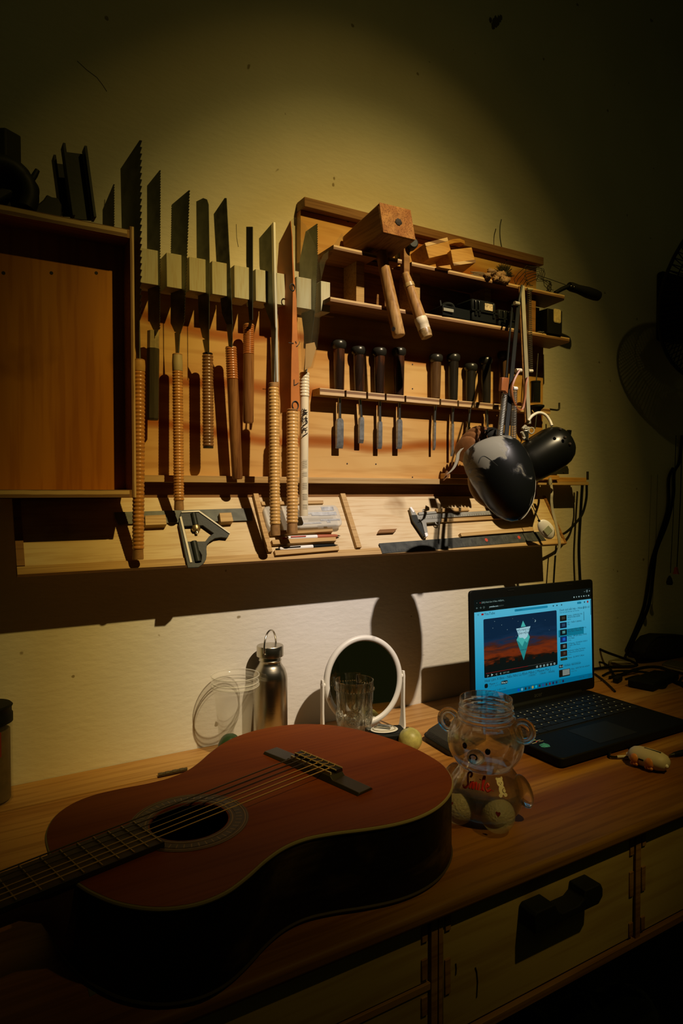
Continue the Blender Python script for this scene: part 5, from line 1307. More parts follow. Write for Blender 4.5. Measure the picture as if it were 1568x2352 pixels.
scr = obj('screen', prism([spt(0, 0, .0002), spt(1, 0, .0002), spt(1, 1, .0002), spt(0, 1, .0002)], -LN * .0004), DARKP, t)
PV = .878
panel('page', 0, 1, 0, PV, PAGE, .0004)
def words(s, u_, v_, size, m, align='LEFT', off=.00075, parent=None, name='screen_text'):
    return obj(name, text_bm(s, size, basis(spt(u_, v_, off), LX, LU), .00004, align), m, parent or scr)
panel('taskbar', 0, 1, 0, .052, BAR)
vp = panel('video_picture', .068, .678, .212, .800, SKY, .0006, None, .003)
panel('video_controls', .070, .676, .214, .250, DARKP, .0007)
sk = [(.070, .25)]
hts = [.02, .035, .02, .05, .03, .085, .085, .03, .05, .035, .06, .02, .045, .03, .05, .06, .02, .04, .055, .03, .045, .05, .035, .06, .03]
for k, h_ in enumerate(hts):
    u_ = .070 + .606 * k / len(hts); sk += [(u_, .30 + h_), (u_ + .606 / len(hts), .30 + h_)]
sk += [(.676, .25)]
obj('city_silhouette', prism([spt(a, b, .0007) for a, b in sk], -LN * .0001), DARKP, vp)
dm = [(.385, .735), (.440, .555), (.385, .325), (.328, .545)]
obj('diamond_lower', prism([spt(a, b, .0009) for a, b in ((.440, .555), (.385, .325), (.328, .545), (.345, .575), (.425, .585))], -LN * .0001), TEALD, vp)
obj('diamond_middle', prism([spt(a, b, .00105) for a, b in ((.440, .555), (.415, .50), (.395, .525), (.375, .47), (.350, .52), (.328, .545), (.350, .60), (.425, .60))], -LN * .0001), TEAL, vp)
obj('diamond_peak', prism([spt(a, b, .0009) for a, b in ((.385, .735), (.408, .672), (.366, .672))], -LN * .0001), TEAL, vp)
obj('diamond_banner', prism([spt(a, b, .0012) for a, b in ((.326, .662), (.446, .668), (.418, .565), (.395, .54), (.380, .56), (.352, .562))], -LN * .0001), PALEB, vp)
words('NẾU NHƯ LÀ', .386, .640, .0062, INKP, 'CENTER', .00125, vp, 'title_text'); words('ĐỊNH MỆNH', .386, .606, .0062, INKP, 'CENTER', .00125, vp, 'title_text'); words('MASEW MIX', .384, .432, .0042, INKP, 'CENTER', .00108, vp, 'title_text')
moon = [(math.cos(a), math.sin(a)) for a in [(-1.9 + .38 * k) for k in range(11)]]
obj('moon', prism([spt(.486 + .007 * a, .717 + .012 * b, .0008) for a, b in moon] + [spt(.4835 + .006 * a, .7195 + .0105 * b, .0008) for a, b in moon[9:0:-1]], -LN * .0001), WHT, vp)
for a, b in ((.155, .765), (.21, .72), (.14, .70), (.30, .77), (.345, .735), (.47, .745), (.255, .665), (.575, .71), (.325, .585), (.61, .60)):
    obj('star', prism([spt(a - .0014, b - .0022, .0008), spt(a + .0014, b - .0022, .0008), spt(a + .0014, b + .0022, .0008), spt(a - .0014, b + .0022, .0008)], -LN * .0001), WHT if a < .26 else DIMW, vp)
panel('progress_line', .080, .64, .2545, .2575, glow('screen_grey', (.06, .06, .05)), .0008); panel('progress_played', .080, .42, .2545, .2575, REDP, .0009)
for k, s_ in enumerate(('|◂', '▶', '▸|', '◂)')):
    words(s_, .095 + .033 * k, .231, .0058, WHT, 'CENTER', .0009)
words('2:07 / 3:25', .215, .231, .0040, DIMW, 'LEFT', .0009)
for k in range(6):
    u_ = .497 + .0305 * k
    c_ = [spt(u_ - .0065, .222, .0009), spt(u_ + .0065, .222, .0009), spt(u_ + .0065, .241, .0009), spt(u_ - .0065, .241, .0009)]
    ci = [spt(u_ - .0040, .226, .0009), spt(u_ + .0040, .226, .0009), spt(u_ + .0040, .237, .0009), spt(u_ - .0040, .237, .0009)]
    obj('player_icon', prism_holes([c_, ci], -LN * .0001), WHT, scr)
# browser rows
words('(202) Hoài Lâm X Binz - Nếu N...', .055, .968, .0046, DIMW); words('youtube.com', .115, .918, .0046, WHT); words('/watch?v=', .178, .918, .0046, glow('screen_faint', (.05, .07, .06)))
words('▾', .02, .968, .005, DIMW, 'CENTER'); words('×   +', .185, .968, .0056, DIMW)
for k, s_ in enumerate(('←', '→', '⟳')): words(s_, .02 + .027 * k, .918, .006, DIMW, 'CENTER')
for k, s_ in enumerate(('–', '□', '×')): words(s_, .938 + .024 * k, .968, .006, WHT, 'CENTER')
for k in range(7):
    u_ = .840 + .023 * k; panel('toolbar_icon', u_ - .004, u_ + .004, .911, .925, DIMW if k % 2 else WHT, .0006, None, .001)
panel('tab_dot', .043, .049, .963, .972, REDP, .0006)
# page header
words('≡', .028, .850, .0075, INKP, 'CENTER')
panel('logo_badge', .053, .071, .841, .860, REDP, .0006, None, .0012); words('YouTube', .075, .8505, .0078, INKP)
panel('search_box', .318, .600, .838, .862, CHIP, .0005, None, .002); words('Tìm kiếm', .328, .850, .0048, INKL)
for u_ in (.650, .682, .724): panel('header_icon', u_ - .005, u_ + .005, .843, .858, INKP, .0006, None, .0012)
panel('create_button', .868, .905, .838, .862, CHIP, .0005, None, .0015); words('+ Tạo', .874, .850, .0046, INKP)
panel('bell_icon', .932, .942, .842, .860, INKP, .0006, None, .0015); panel('avatar', .961, .974, .838, .864, REDP, .0006, None, .002)
# title, channel and buttons
words('Hoài Lâm X Binz - Nếu Như Là Định Mệnh [ Masew Mix ]', .068, .182, .0079, INKP)
panel('channel_avatar', .068, .094, .110, .154, DARKP, .0006, None, .0035); words('Masew ✓', .104, .142, .0058, INKP); words('3,17 Tr người đăng ký', .104, .120, .0044, INKL)
panel('subscribe_button', .198, .252, .116, .150, DARKP, .0006, None, .003); words('Đăng ký', .225, .133, .0048, WHT, 'CENTER', .0008)
for a, b, s_ in ((.418, .490, '♡ 417 N'), (.515, .580, 'Chia sẻ'), (.590, .655, 'Tải xuống')):
    panel('action_button', a, b, .138, .165, CHIP, .0005, None, .002); words(s_, (a + b) / 2, .1515, .0044, INKP, 'CENTER')
words('37 Tr lượt xem  5 năm trước', .068, .072, .0048, INKP)
# playlist
words('Danh sách kết hợp – Nhạc Điện tử', .705, .793, .0066, INKP); words('Danh sách phát kết hợp của YouTube', .705, .768, .0040, INKL); words('×', .925, .783, .0085, INKP, 'CENTER')
panel('playlist_highlight', .692, .925, .503, .580, HILI, .0005, None, .0015)
VIDT = [glow('thumb_a', (.006, .006, .004)), glow('thumb_b', (.004, .012, .03)), glow('thumb_c', (.004, .008, .010)), glow('thumb_d', (.004, .02, .10)), glow('thumb_e', (.008, .007, .006)), glow('thumb_f', (.016, .009, .006)), glow('thumb_g', (.01, .03, .015))]
TT = [('Souless - [OFFICIAL] MA', 'NIGHTCORE REMIX', 'Souless'), ('MỸ - THIÊN Ý (REMIX)', 'Mix', ''), ('Hoài Lâm X Binz - Nếu Như Là', 'Định Mệnh [ Masew Mix ]', 'Masew'), ('Gatsby - LỠ HẸN (Baby, STEVE)', 'Lyric Video', 'Gatsby'), ('QTDguong - SOUNDIN VOICE 1', '(Cukak x RIN Music)', 'QTD'), ('Mashmew: Lương Tâm Remix', '& Vivo (Proof By Southern)', 'Remix'), ('Remix - DJ OPPOT Official', '', '')]
for k in range(7):
    v1_ = .735 - .0765 * k; v0_ = v1_ - (.062 if k < 6 else .028)
    th = panel('thumbnail', .706, .767, v0_, v1_, VIDT[k], .0007, None, .0012)
    panel('thumbnail_picture', .722 + .002 * k, .752, v0_ + .018, v1_ - .014, glow('thumb_art', ((.03, .03, .02), (.02, .05, .10), (.05, .20, .20), (.01, .08, .40), (.09, .10, .09), (.05, .03, .02), (.02, .10, .05))[k]), .0008)
    for j, s_ in enumerate(TT[k]):
        if s_ and (k < 6 or j == 0): words(s_, .775, v1_ - .010 - .021 * j, .0046 if j < 2 else .0038, INKP if j < 2 else INKL)
panel('scrollbar', .927, .930, .650, .745, INKP, .0006); panel('page_scrollbar', .993, .997, .70, .87, INKP, .0006)
panel('filter_chip', .690, .728, .172, .205, DARKP, .0006, None, .0015); words('Tất cả', .709, .188, .0044, WHT, 'CENTER', .0008)
for a, b, s_ in ((.738, .795, 'Của Masew'), (.805, .890, 'Nhạc có liên quan')):
    panel('filter_chip', a, b, .172, .205, CHIP, .0005, None, .0015); words(s_, (a + b) / 2, .188, .0042, INKP, 'CENTER')
panel('thumbnail', .690, .790, .072, .150, VIDT[0], .0007, None, .0012); panel('thumbnail_picture', .722, .785, .084, .146, glow('thumb_city', (.16, .18, .16)), .0008)
words('Nhạc · EDM TIKTOK ALBUM', .800, .138, .0048, INKP); words('Nhạc Hay', .800, .112, .0044, INKL)
for k in range(14):
    u_ = .338 + .0298 * k; colr = ((.0, .05, .45), (.1, .3, .4), (.01, .02, .02), (.01, .03, .05), (.30, .25, .05), (.0, .35, .5), (.02, .02, .02), (.02, .05, .2), (.02, .02, .02), (.10, .01, .02), (.01, .01, .05), (.01, .02, .05), (.01, .1, .1), (.01, .01, .03))[k]
    panel('taskbar_icon', u_ - .0075, u_ + .0075, .013, .040, glow('icon_%d' % k, colr), .0007, None, .0018)
words('^  ENG  VIE', .862, .026, .0042, INKP); words('10:06 SA', .958, .034, .0038, INKP); words('17/10/2023', .955, .016, .0038, INKP)
obj('brand_lettering', text_bm('acer', .0135, basis(lp(.508, .052, .0003), LX, LU), .0001), mat('grey_lettering', (.035, .036, .030), .4), t)
obj('webcam', lathe([(0, 0), (.0016, 0), (.0016, .0004)], lp(.53, .962, 0), LN, 10), BLACKG, t)
obj('bezel_bumper', tube([lp(.28, .972, .0004), lp(.33, .972, .0004)], .0006, 6), BLACKM, t)
obj('bezel_bumper', tube([lp(.76, .972, .0004), lp(.81, .972, .0004)], .0006, 6), BLACKM, t)

# ------------------------------------------------------------------ bear shaped glass jar
JX, JY = .664, -.457
fd = V((-.84, -.54, 0)).normalized(); fr_ = V((-fd.y, fd.x, 0))       # facing direction and its right hand
t = thing('bear_jar', 'clear glass bear shaped jar with red lettering standing right of the guitar', 'jar', (JX, JY, BT))
JO = V((JX, JY, BT))
pj = [(.030, .004), (.042, .007), (.0505, .017), (.0535, .030), (.052, .045), (.047, .058), (.040, .068), (.0375, .0735), (.038, .0755), (.0445, .082), (.0515, .094), (.0543, .109), (.0530, .122), (.0485, .133), (.0430, .1390), (.0400, .1410), (.0418, .1430), (.0412, .1450), (.0380, .1465), (.0375, .1500), (.0394, .1515), (.0394, .1530), (.0375, .1543), (.0375, .1575), (.0390, .1588), (.0390, .1602), (.0374, .1613), (.0374, .1710)]
prj = smooth_path([V((a, 0, b)) for a, b in pj], 3); prj = [(p.x, p.z) for p in prj]
obj('glass_body', lathe(prj + [(r_ - .0016, h_) for r_, h_ in prj[::-1]], JO, (0, 0, 1), 56, closed=True), GLASS, t)
def blob(nm, c, r1, r2, r3, X, Y, m): return obj(nm, ball(c, r1, r2, r3, 28, None, 0, 1, X, Y, (0, 0, 1)), m, t)
up_ = V((0, 0, 1))
for s_ in (-1, 1):
    ec = JO + fr_ * s_ * .0535 + up_ * .132 + fd * .004
    er = [ec + fr_ * .0135 * math.cos(k * math.pi / 14) + up_ * .0145 * math.sin(k * math.pi / 14) for k in range(28)]
    obj('ear', tube(er, .0044, 12, closed=True), GLASS, t)
    obj('ear_disc', ball(ec, .0135, .0035, .0145, 24, None, 0, 1, fr_, fd, up_), GLASS, t)
    obj('arm', ball(JO + fr_ * s_ * .0535 - fd * .004 + up_ * .044, .0115, .014, .024, 24, None, 0, 1, (fr_ + up_ * s_ * .35), fd, (up_ - fr_ * s_ * .4)), GLASS, t)
FROST = milky('wet_frosted_glass', (.66, .60, .44), .30, .10)
n = FROST.node_tree; nzz = n.nodes.new('ShaderNodeTexNoise'); nzz.inputs['Scale'].default_value = 330; nzz.inputs['Detail'].default_value = 3; bp_ = n.nodes.new('ShaderNodeBump'); bp_.inputs['Strength'].default_value = .9; bp_.inputs['Distance'].default_value = .002
tcc = n.nodes.new('ShaderNodeTexCoord'); n.links.new(tcc.outputs['Object'], nzz.inputs[0]); n.links.new(nzz.outputs[0], bp_.inputs['Height']); n.links.new(bp_.outputs[0], n.nodes['Principled BSDF'].inputs['Normal'])
for s_ in (-1, 1):
    fc = JO + fd * .040 + fr_ * s_ * .0275 + up_ * .0235
    ft = obj('foot', ball(fc, .0235, .026, .0232, 32, None, 0, 1, (fr_ - fd * s_ * .25), (fd + fr_ * s_ * .25), up_), FROST, t)
    hd = (fd + fr_ * s_ * .25).normalized() * .88 + up_ * .47; hp2 = fc + hd * .0252; hu = (up_ - hd * hd.z).normalized()
    hx = V((-fd.y, fd.x, 0)); ht_ = []
    for k in range(20):
        a_ = 2 * math.pi * k / 20; ht_.append(hp2 + hx * (.0034 * math.sin(a_) ** 3) + hu * (.0004 * (8 * math.cos(a_) - 3 * math.cos(2 * a_) - 1.2 * math.cos(3 * a_))) )
    obj('heart_mark', prism([p + hd * .0006 for p in ht_], -hd * .0008), mat('heart_print', (.10, .008, .004), .4), ft)
obj('wet_lower_wall', lathe([(.028, .0055), (.041, .0085), (.0488, .018), (.0515, .030), (.0503, .044), (.0495, .044), (.0500, .030), (.047, .0185), (.040, .010), (.027, .007)], JO, (0, 0, 1), 48, closed=True), FROST, t)
def jr(h_):
    for (r0, h0), (r1, h1) in zip(prj, prj[1:]):
        if h0 <= h_ <= h1 and h1 > h0: return r0 + (r1 - r0) * (h_ - h0) / (h1 - h0)
    return .05
def jwrap(bmx, a0, h0, off=.0007):
    """wrap flat lettering (x = width, y = height) onto the jar wall"""
    for v in bmx.verts:
        h_ = h0 + v.co.y; r_ = jr(h_) + off + v.co.z; an = a0 + v.co.x / .0515
        v.co = JO + (fd * math.cos(an) + fr_ * math.sin(an)) * r_ + up_ * h_
    return bmx
view = (CAM - JO); view.z = 0; view.normalize(); av = math.atan2(view.dot(fr_), view.dot(fd))
REDL = mat('red_lettering', (.36, .015, .008), .4)
def dense(s, size, shear=.22):
    b_ = text_bm(s, size, M.Identity(4), .0003)
    for v in b_.verts: v.co.x += v.co.y * shear
    bmesh.ops.subdivide_edges(b_, edges=b_.edges[:], cuts=1)
    return b_
# hand lettered word as strokes
def stroke(pts, a0, h0, r=.0011):
    P = smooth_path([V((a, b, 0)) for a, b in pts], 5); o_ = []
    for p in P:
        h_ = h0 + p.y; rr_ = jr(h_) + .0006; an = a0 + p.x / .0515; o_.append(JO + (fd * math.cos(an) + fr_ * math.sin(an)) * rr_ + up_ * h_)
    return tube(o_, r, 8)
sm = [[(-.0150, .0062), (-.0135, .0092), (-.0165, .0108), (-.0195, .0085), (-.0175, .0040), (-.0150, -.0005), (-.0175, -.0040), (-.0205, -.0022)],
      [(-.0125, .0030), (-.0122, -.0030), (-.0112, .0018), (-.0095, .0028), (-.0088, -.0030), (-.0075, .0018), (-.0058, .0026), (-.0052, -.0030)],
      [(-.0025, .0028), (-.0028, -.0030)], [(-.0020, .0060), (-.0018, .0066)],
      [(.0002, -.0028), (.0022, .0040), (.0036, .0090), (.0020, .0085), (.0010, .0), (.0030, -.0030)],
      [(.0050, .0002), (.0080, .0018), (.0068, .0036), (.0046, .0008), (.0062, -.0030), (.0100, -.0012)],
      [(.0118, -.0026), (.0120, -.0022)]]
A0 = av - .20
for st in sm:
    obj('lettering_stroke', stroke([(a * 1.42 + .004, b * 1.30) for a, b in st], A0, .0600, .0015), REDL, t)
# small white printed bear with a round bag
WP = mat('white_print', (.60, .55, .42), .5); BP = mat('brown_print', (.16, .07, .035), .5)
def patch(cx, cy, rx, ry, m, off, nm, n=22):
    bmx = nb(); vs = [bmx.verts.new((cx + rx * math.cos(2 * math.pi * k / n), cy + ry * math.sin(2 * math.pi * k / n), off)) for k in range(n)]
    bmx.faces.new(vs); r_ = bmesh.ops.extrude_face_region(bmx, geom=bmx.faces[:]); bmesh.ops.translate(bmx, verts=[x for x in r_['geom'] if isinstance(x, bmesh.types.BMVert)], vec=(0, 0, .0002))
    return obj(nm, jwrap(bmx, av + .47, .0580), m, t)
patch(0, .0082, .0058, .0052, WP, .0011, 'printed_bear'); patch(-.0047, .0125, .0020, .0020, WP, .0011, 'printed_bear'); patch(.0047, .0125, .0020, .0020, WP, .0011, 'printed_bear')
patch(.0004, .0, .0050, .0058, WP, .0011, 'printed_bear'); patch(-.0032, -.0062, .0026, .0024, WP, .0011, 'printed_bear'); patch(.0042, -.0062, .0026, .0024, WP, .0011, 'printed_bear')
patch(-.0020, .0078, .0006, .0007, BP, .0016, 'printed_eye', 10); patch(.0020, .0078, .0006, .0007, BP, .0016, 'printed_eye', 10); patch(0, .0064, .0007, .0005, BP, .0016, 'printed_eye', 10)
patch(.0030, -.0010, .0026, .0026, BP, .0015, 'printed_bag'); patch(.0030, -.0010, .0021, .0021, WP, .0019, 'printed_bag')
# face: two eyes and a snout
EYE = mat('eye_black', (.006, .006, .005), .15)
for a_, h_ in ((-.55, .1165), (.05, .1135)):
    p = JO + (fd * math.cos(av + a_) + fr_ * math.sin(av + a_)) * (jr(h_) + .0004) + up_ * h_
    nn = (fd * math.cos(av + a_) + fr_ * math.sin(av + a_)); obj('eye', ball(p, .0038, .0014, .0044, 18, None, 0, 1, nn.cross(up_), nn, up_), EYE, t)
a_ = -.26; nn = (fd * math.cos(av + a_) + fr_ * math.sin(av + a_)); p = JO + nn * (jr(.103) - .003) + up_ * .1025
obj('snout', ball(p, .0125, .010, .0105, 26, None, 0, 1, nn.cross(up_), nn, up_), GLASS, t)
xx_ = nn.cross(up_) * -1
obj('nose_ring', tube([p + nn * .0098 + xx_ * (.0050 * math.cos(k * math.pi / 8) - .001) + up_ * (.0038 * math.sin(k * math.pi / 8) + .003) for k in range(-2, 11)], .0011, 8), EYE, t)

# ------------------------------------------------------------------ things by the wall
# steel bottle
bc = V((.5165, -.037, BT + .0003)); rB = .0322
t = thing('steel_bottle', 'brushed steel drink bottle with a wire loop on its cap', 'bottle', bc)
obj('body', lathe([(.029, 0), (.0312, .002), (rB, .006), (rB, .118), (.0312, .126), (.0280, .136), (.0225, .144), (.0205, .148), (.0205, .152), (.0214, .1535), (.0205, .155), (.0205, .162)], bc, (0, 0, 1), 48), CHROME, t)
obj('cap', lathe([(.0240, .1605), (.0250, .1615), (.0250, .1795), (.0240, .1808), (.001, .1812)], bc, (0, 0, 1), 48), CHROME, t, label='steel screw cap')
lx = V((.55, .835, 0)).normalized() * 0 + V((.75, .66, 0)).normalized()
lo_ = [bc + lx * a + V((0, 0, b)) for a, b in ((-.0262, .166), (-.0270, .178), (-.0240, .192), (-.014, .2045), (0, .2085), (.014, .2045), (.0240, .192), (.0270, .178), (.0262, .166))]
obj('wire_loop', tube(smooth_path(lo_, 5), .0017, 10), CHROME, t)
for s_ in (-1, 1): obj('loop_pin', tube([bc + lx * s_ * .0245 + V((0, 0, .168)), bc + lx * s_ * .0285 + V((0, 0, .168))], .0030, 10), CHROME, t)

# plastic cup with stacked lids
cc_ = V((.438, -.056, BT + .0003))
t = thing('plastic_cup', 'clear plastic cup with domed lid standing left of the steel bottle', 'cup', cc_)
cpr = [(.0255, 0), (.0268, .003), (.0290, .035), (.0330, .080), (.0368, .110), (.0385, .112), (.0400, .116), (.0400, .119)]
obj('cup_wall', lathe(cpr + [(r_ - .0008, h_) for r_, h_ in cpr[::-1]], cc_, (0, 0, 1), 48, closed=True), CLEARC, t)
obj('cup_base', lathe([(.0252, .0006), (.0252, .0016)], cc_, (0, 0, 1), 40), CLEARC, t)
lidp = [(.0400, .1185), (.0425, .1205), (.0425, .1240), (.0405, .1255), (.0418, .1285), (.0400, .1300), (.0405, .1340), (.0425, .1365), (.0425, .1400)]
obj('lid', lathe(lidp + [(r_ - .0007, h_) for r_, h_ in lidp[::-1]], cc_ + V((.0015, 0, 0)), (0, 0, 1), 48, closed=True), CLEARC, t)
for h_, r_ in ((.1222, .0425), (.1285, .0418), (.1402, .0425)):
    obj('lid_bead', tube([cc_ + V((.0015 + r_ * math.cos(k * math.pi / 20), r_ * math.sin(k * math.pi / 20), h_)) for k in range(40)], .0009, 8, closed=True), milky('milky_bead', (.8, .78, .68), .45, .2), t)
o = obj('lime', ball(V((.4105, -.104, BT + .0275)), .0215, .0215, .0272, 32, None, .04, 20), mat('dark_lime_skin', (.022, .055, .018), .4, bump=.12, bs=260, var=.25, vs=40))
tag(o, 'dark green lime in front of the clear plastic cup', 'lime')

# patterned tumbler
tc0 = V((.6415, -.134, BT + .0003))
t = thing('glass_tumbler', 'pressed glass tumbler with round flower medallions in front of the mirror', 'glass', tc0)
RT = .0355
secs = []
for h_, r0, am in ((.0, .0285, .0), (.004, .0300, .018), (.030, .0312, .022), (.036, .0316, .0), (.082, .0336, .0), (.085, .0338, .02), (.100, .0344, .02), (.103, .0352, .0), (.1055, .0358, .03), (.108, .0354, .0), (.1195, RT, 0), (.1215, RT, 0)):
    secs.append([tc0 + V(((r0 * (1 + am * math.cos(k * math.pi / 2))) * math.cos(2 * math.pi * k / 112), (r0 * (1 + am * math.cos(k * math.pi / 2))) * math.sin(2 * math.pi * k / 112), h_)) for k in range(112)])
inn = [[tc0 + V((r0 * math.cos(2 * math.pi * k / 112), r0 * math.sin(2 * math.pi * k / 112), h_)) for k in range(112)] for h_, r0 in ((.1215, RT - .0018), (.10, .0322), (.03, .0290), (.006, .026))]
obj('glass_wall', loft(secs + inn), GLASST, t, ang=60)
for k in range(6):
    an = -2.15 + k * math.pi / 3; nn = V((math.cos(an), math.sin(an), 0)); c = tc0 + nn * .0330 + V((0, 0, .059)); xx_ = nn.cross(up_)
    bmx = nb()
    for rr_ in (.0145, .0118, .0045):
        tube([c + xx_ * rr_ * math.cos(j * math.pi / 12) + up_ * rr_ * math.sin(j * math.pi / 12) - nn * (.0330 * (1 - math.cos(rr_ * math.cos(j * math.pi / 12) / .033))) for j in range(24)], .0009, 6, bmx, closed=True)
    for j in range(14):
        a_ = j * math.pi / 7; e_ = xx_ * math.cos(a_) + up_ * math.sin(a_); tube([c + e_ * .0055, c + e_ * .0105 - nn * .0008], .0011, 6, bmx)
    obj('medallion', bmx, GLASST, t)
bmx = nb()
for k in range(44):
    a_ = 2 * math.pi * k / 44; ball(tc0 + V((.0362 * math.cos(a_), .0362 * math.sin(a_), .1055)), .0017, .0017, .0017, 8, bmx)
o = obj('bead_band', bmx, GLASST, t); o['kind'] = 'stuff'

# table mirror
P1, P2 = V((.601, -.098, .8590)), V((.7555, -.119, .8590))
mx_ = (P2 - P1).normalized(); mc = (P1 + P2) / 2; mn = V((mx_.y, -mx_.x, 0)); mu = (up_ + mn * -.10).normalized(); mn = mx_.cross(mu)
if mn.y > 0: mn = -mn
t = thing('table_mirror', 'round table mirror in a white plastic frame on a two armed stand', 'mirror', (mc.x, mc.y, BT))
RM = .0795
obj('frame', tube([mc + mx_ * RM * .955 * math.cos(k * math.pi / 36) + mu * RM * math.sin(k * math.pi / 36) for k in range(72)], .0060, 12, closed=True, flat=(1, 1)), WHITEP, t)
obj('mirror_face', prism([mc + mn * .0018 + mx_ * (RM - .004) * .955 * math.cos(k * math.pi / 36) + mu * (RM - .004) * math.sin(k * math.pi / 36) for k in range(72)], -mn * .002), MIRROR, t)
obj('mirror_back', prism([mc - mn * .0006 + mx_ * (RM - .001) * .955 * math.cos(k * math.pi / 36) + mu * (RM - .001) * math.sin(k * math.pi / 36) for k in range(72)], -mn * .003), WHITEP, t)
for s_, P in ((-1, P1), (1, P2)):
    obj('pivot', tube([P + mx_ * s_ * -.004, P + mx_ * s_ * .009], .0048, 12), WHITEP, t)
    q = P + mx_ * s_ * .0065
    prf = [(q + V((0, 0, .010)), .0036), (q, .0062), (q + V((0, 0, -.05)), .0052), (V((q.x, q.y, BT + .030)), .0075), (V((q.x, q.y, BT + .012)) - mx_ * s_ * .001, .0115), (V((q.x, q.y, BT + .0025)) - mx_ * s_ * .006, .016)]
    obj('arm', loft([[c + mn * w_ - mx_ * .002, c - mn * w_ - mx_ * .002, c - mn * w_ + mx_ * .002, c + mn * w_ + mx_ * .002] for c, w_ in prf]), WHITEP, t, bev=.0008)
b1, b2 = V((P1.x, P1.y, BT + .0026)), V((P2.x, P2.y, BT + .0026))
obj('base', loft([[c + mn * w_ - V((0, 0, .0024)), c - mn * w_ - V((0, 0, .0024)), c - mn * w_ + V((0, 0, .0018)), c + mn * w_ + V((0, 0, .0018))] for c, w_ in ((b1 - mx_ * .004, .018), (b1 + mx_ * .018, .022), (mc * 0 + (b1 + b2) / 2, .012), (b2 - mx_ * .022, .020), (b2 + mx_ * .002, .018))]), WHITEP, t, bev=.0008)

# black case with the silver watch head on it
c = V((.690, -.168, BT))
wdx = V((.95, -.3, 0)).normalized(); wdy = V((.3, .95, 0)).normalized()
t = thing('black_case', 'small black case under the silver watch behind the guitar', 'case', c)
obj('shell', obox(c + V((0, 0, .0150)), wdx, wdy, up_, .070, .050, .0295), BLACK, t, bev=.004)
obj('hinge_tab', obox(c + wdx * .0365 + V((0, 0, .012)), wdx, wdy, up_, .004, .012, .006), BLACK, t, bev=.001)
t = thing('silver_watch', 'silver watch head with an oval white face lying on the small black case', 'watch', c + V((0, 0, .03)))
wc = c + V((-.004, .002, .0302))
obj('face', ball(wc + V((0, 0, .0012)), .026, .019, .0016, 32, None, 0, 1, wdx, wdy, up_), WHITEP, t)
obj('inner_ring', tube([wc + wdx * .021 * math.cos(k * math.pi / 16) + wdy * .0148 * math.sin(k * math.pi / 16) + V((0, 0, .0026)) for k in range(32)], .0010, 8, closed=True), MACH, t)
obj('clasp', obox(wc + V((.001, .001, .0062)), (wdx - wdy * .6), (wdy + wdx * .6), up_, .026, .011, .0035), STEELB, t, bev=.0008)
obj('clasp_plate', obox(wc + V((-.004, .006, .0042)), (wdx - wdy * .3), (wdy + wdx * .3), up_, .022, .006, .0025), CHROME, t, bev=.0008)
t = thing('yellow_fruit', 'small speckled yellow green fruit beside the guitar', 'fruit', (.7115, -.212, BT))
obj('flesh', ball(V((.7115, -.212, BT + .0215)), .0212, .0212, .0215, 32, None, .05, 25), mat('speckled_yellow_skin', (.42, .38, .11), .45, bump=.06, bs=150, var=.3, vs=70), t)
obj('blossom_end', ball(V((.7090, -.207, BT + .0425)), .0032, .0030, .0016, 12, None, .5, 50), mat('brown_blossom_end', (.10, .06, .02), .8), t)
pcs = [wz(a, b, BT + .0003) for a, b in ((972, 1700), (1040, 1742), (1120, 1700), (1040, 1655))]
t = thing('textured_pouch', 'flat black grained pouch on the bench behind the bear jar', 'pouch', (.80, -.21, BT))
q = rrect(pcs, .012)
cq = sum(q, V((0, 0, 0))) / len(q)
obj('body', loft([q, [p + V((0, 0, .008)) for p in q], [cq + (p - cq) * .98 + V((0, 0, .012)) for p in q], [cq + (p - cq) * .88 + V((0, 0, .019)) for p in q]]), mat('grained_black_leather', (.016, .015, .011), .5, bump=.8, bs=420), t, bev=.003)
obj('zip_line', tube([cq + (p - cq) * 1.003 + V((0, 0, .010)) for p in q], .0016, 6, closed=True), BLACKM, t)

# earbud case with clip
e0_, e1_ = wz(1463, 1733, BT + .016), wz(1517, 1750, BT + .016)
ec = (e0_ + e1_) / 2; ed_ = (e1_ - e0_); ed_.z = 0; ed_.normalize(); ey = V((-ed_.y, ed_.x, 0))
t = thing('earbud_case', 'cream earbud case with two orange feet and a black clip in front of the laptop', 'earbud case', (ec.x, ec.y, BT))
ew = nb()
tube([ec - ed_ * .0335, ec - ed_ * .0320, ec - ed_ * .027, ec - ed_ * .018, ec, ec + ed_ * .018, ec + ed_ * .027, ec + ed_ * .032, ec + ed_ * .0335], [.002, .008, .0125, .0152, .0158, .0152, .0125, .008, .002], 24, ew, flat=(1.25, 1))
obj('shell', ew, mat('cream_silicone', (.52, .45, .30), .55), t, ang=70)
ORF = mat('orange_silicone', (.55, .20, .03), .5, var=.2, vs=120)
vw = (CAM - ec); vw.z = 0; vw.normalize()
for s_, nm in ((-.016, 'foot'), (.009, 'foot')):
    p = ec + ed_ * s_ - ey * .0165 + V((0, 0, -.003))
    if (p - CAM).length > (ec - CAM).length: p = ec + ed_ * s_ + ey * .0165 + V((0, 0, -.003))
    obj(nm, join([ball(p + V((0, 0, .0015)), .0085, .0058, .0088, 20, None, 0, 1, ed_, ey, up_)] + [ball(p + ed_ * j * .0042 + V((0, 0, -.0062)) - ey * .002, .003, .003, .003, 12) for j in (-1, 0, 1)]), ORF, t)
obj('slot', obox(ec + V((0, 0, .0154)) + ed_ * .006, ed_, ey, up_, .028, .0022, .0012), BLACK, t)
obj('port', obox(ec - ey * .0195 - ed_ * .004 + V((0, 0, .001)), ed_, ey, up_, .009, .002, .003), BLACK, t, bev=.0008)
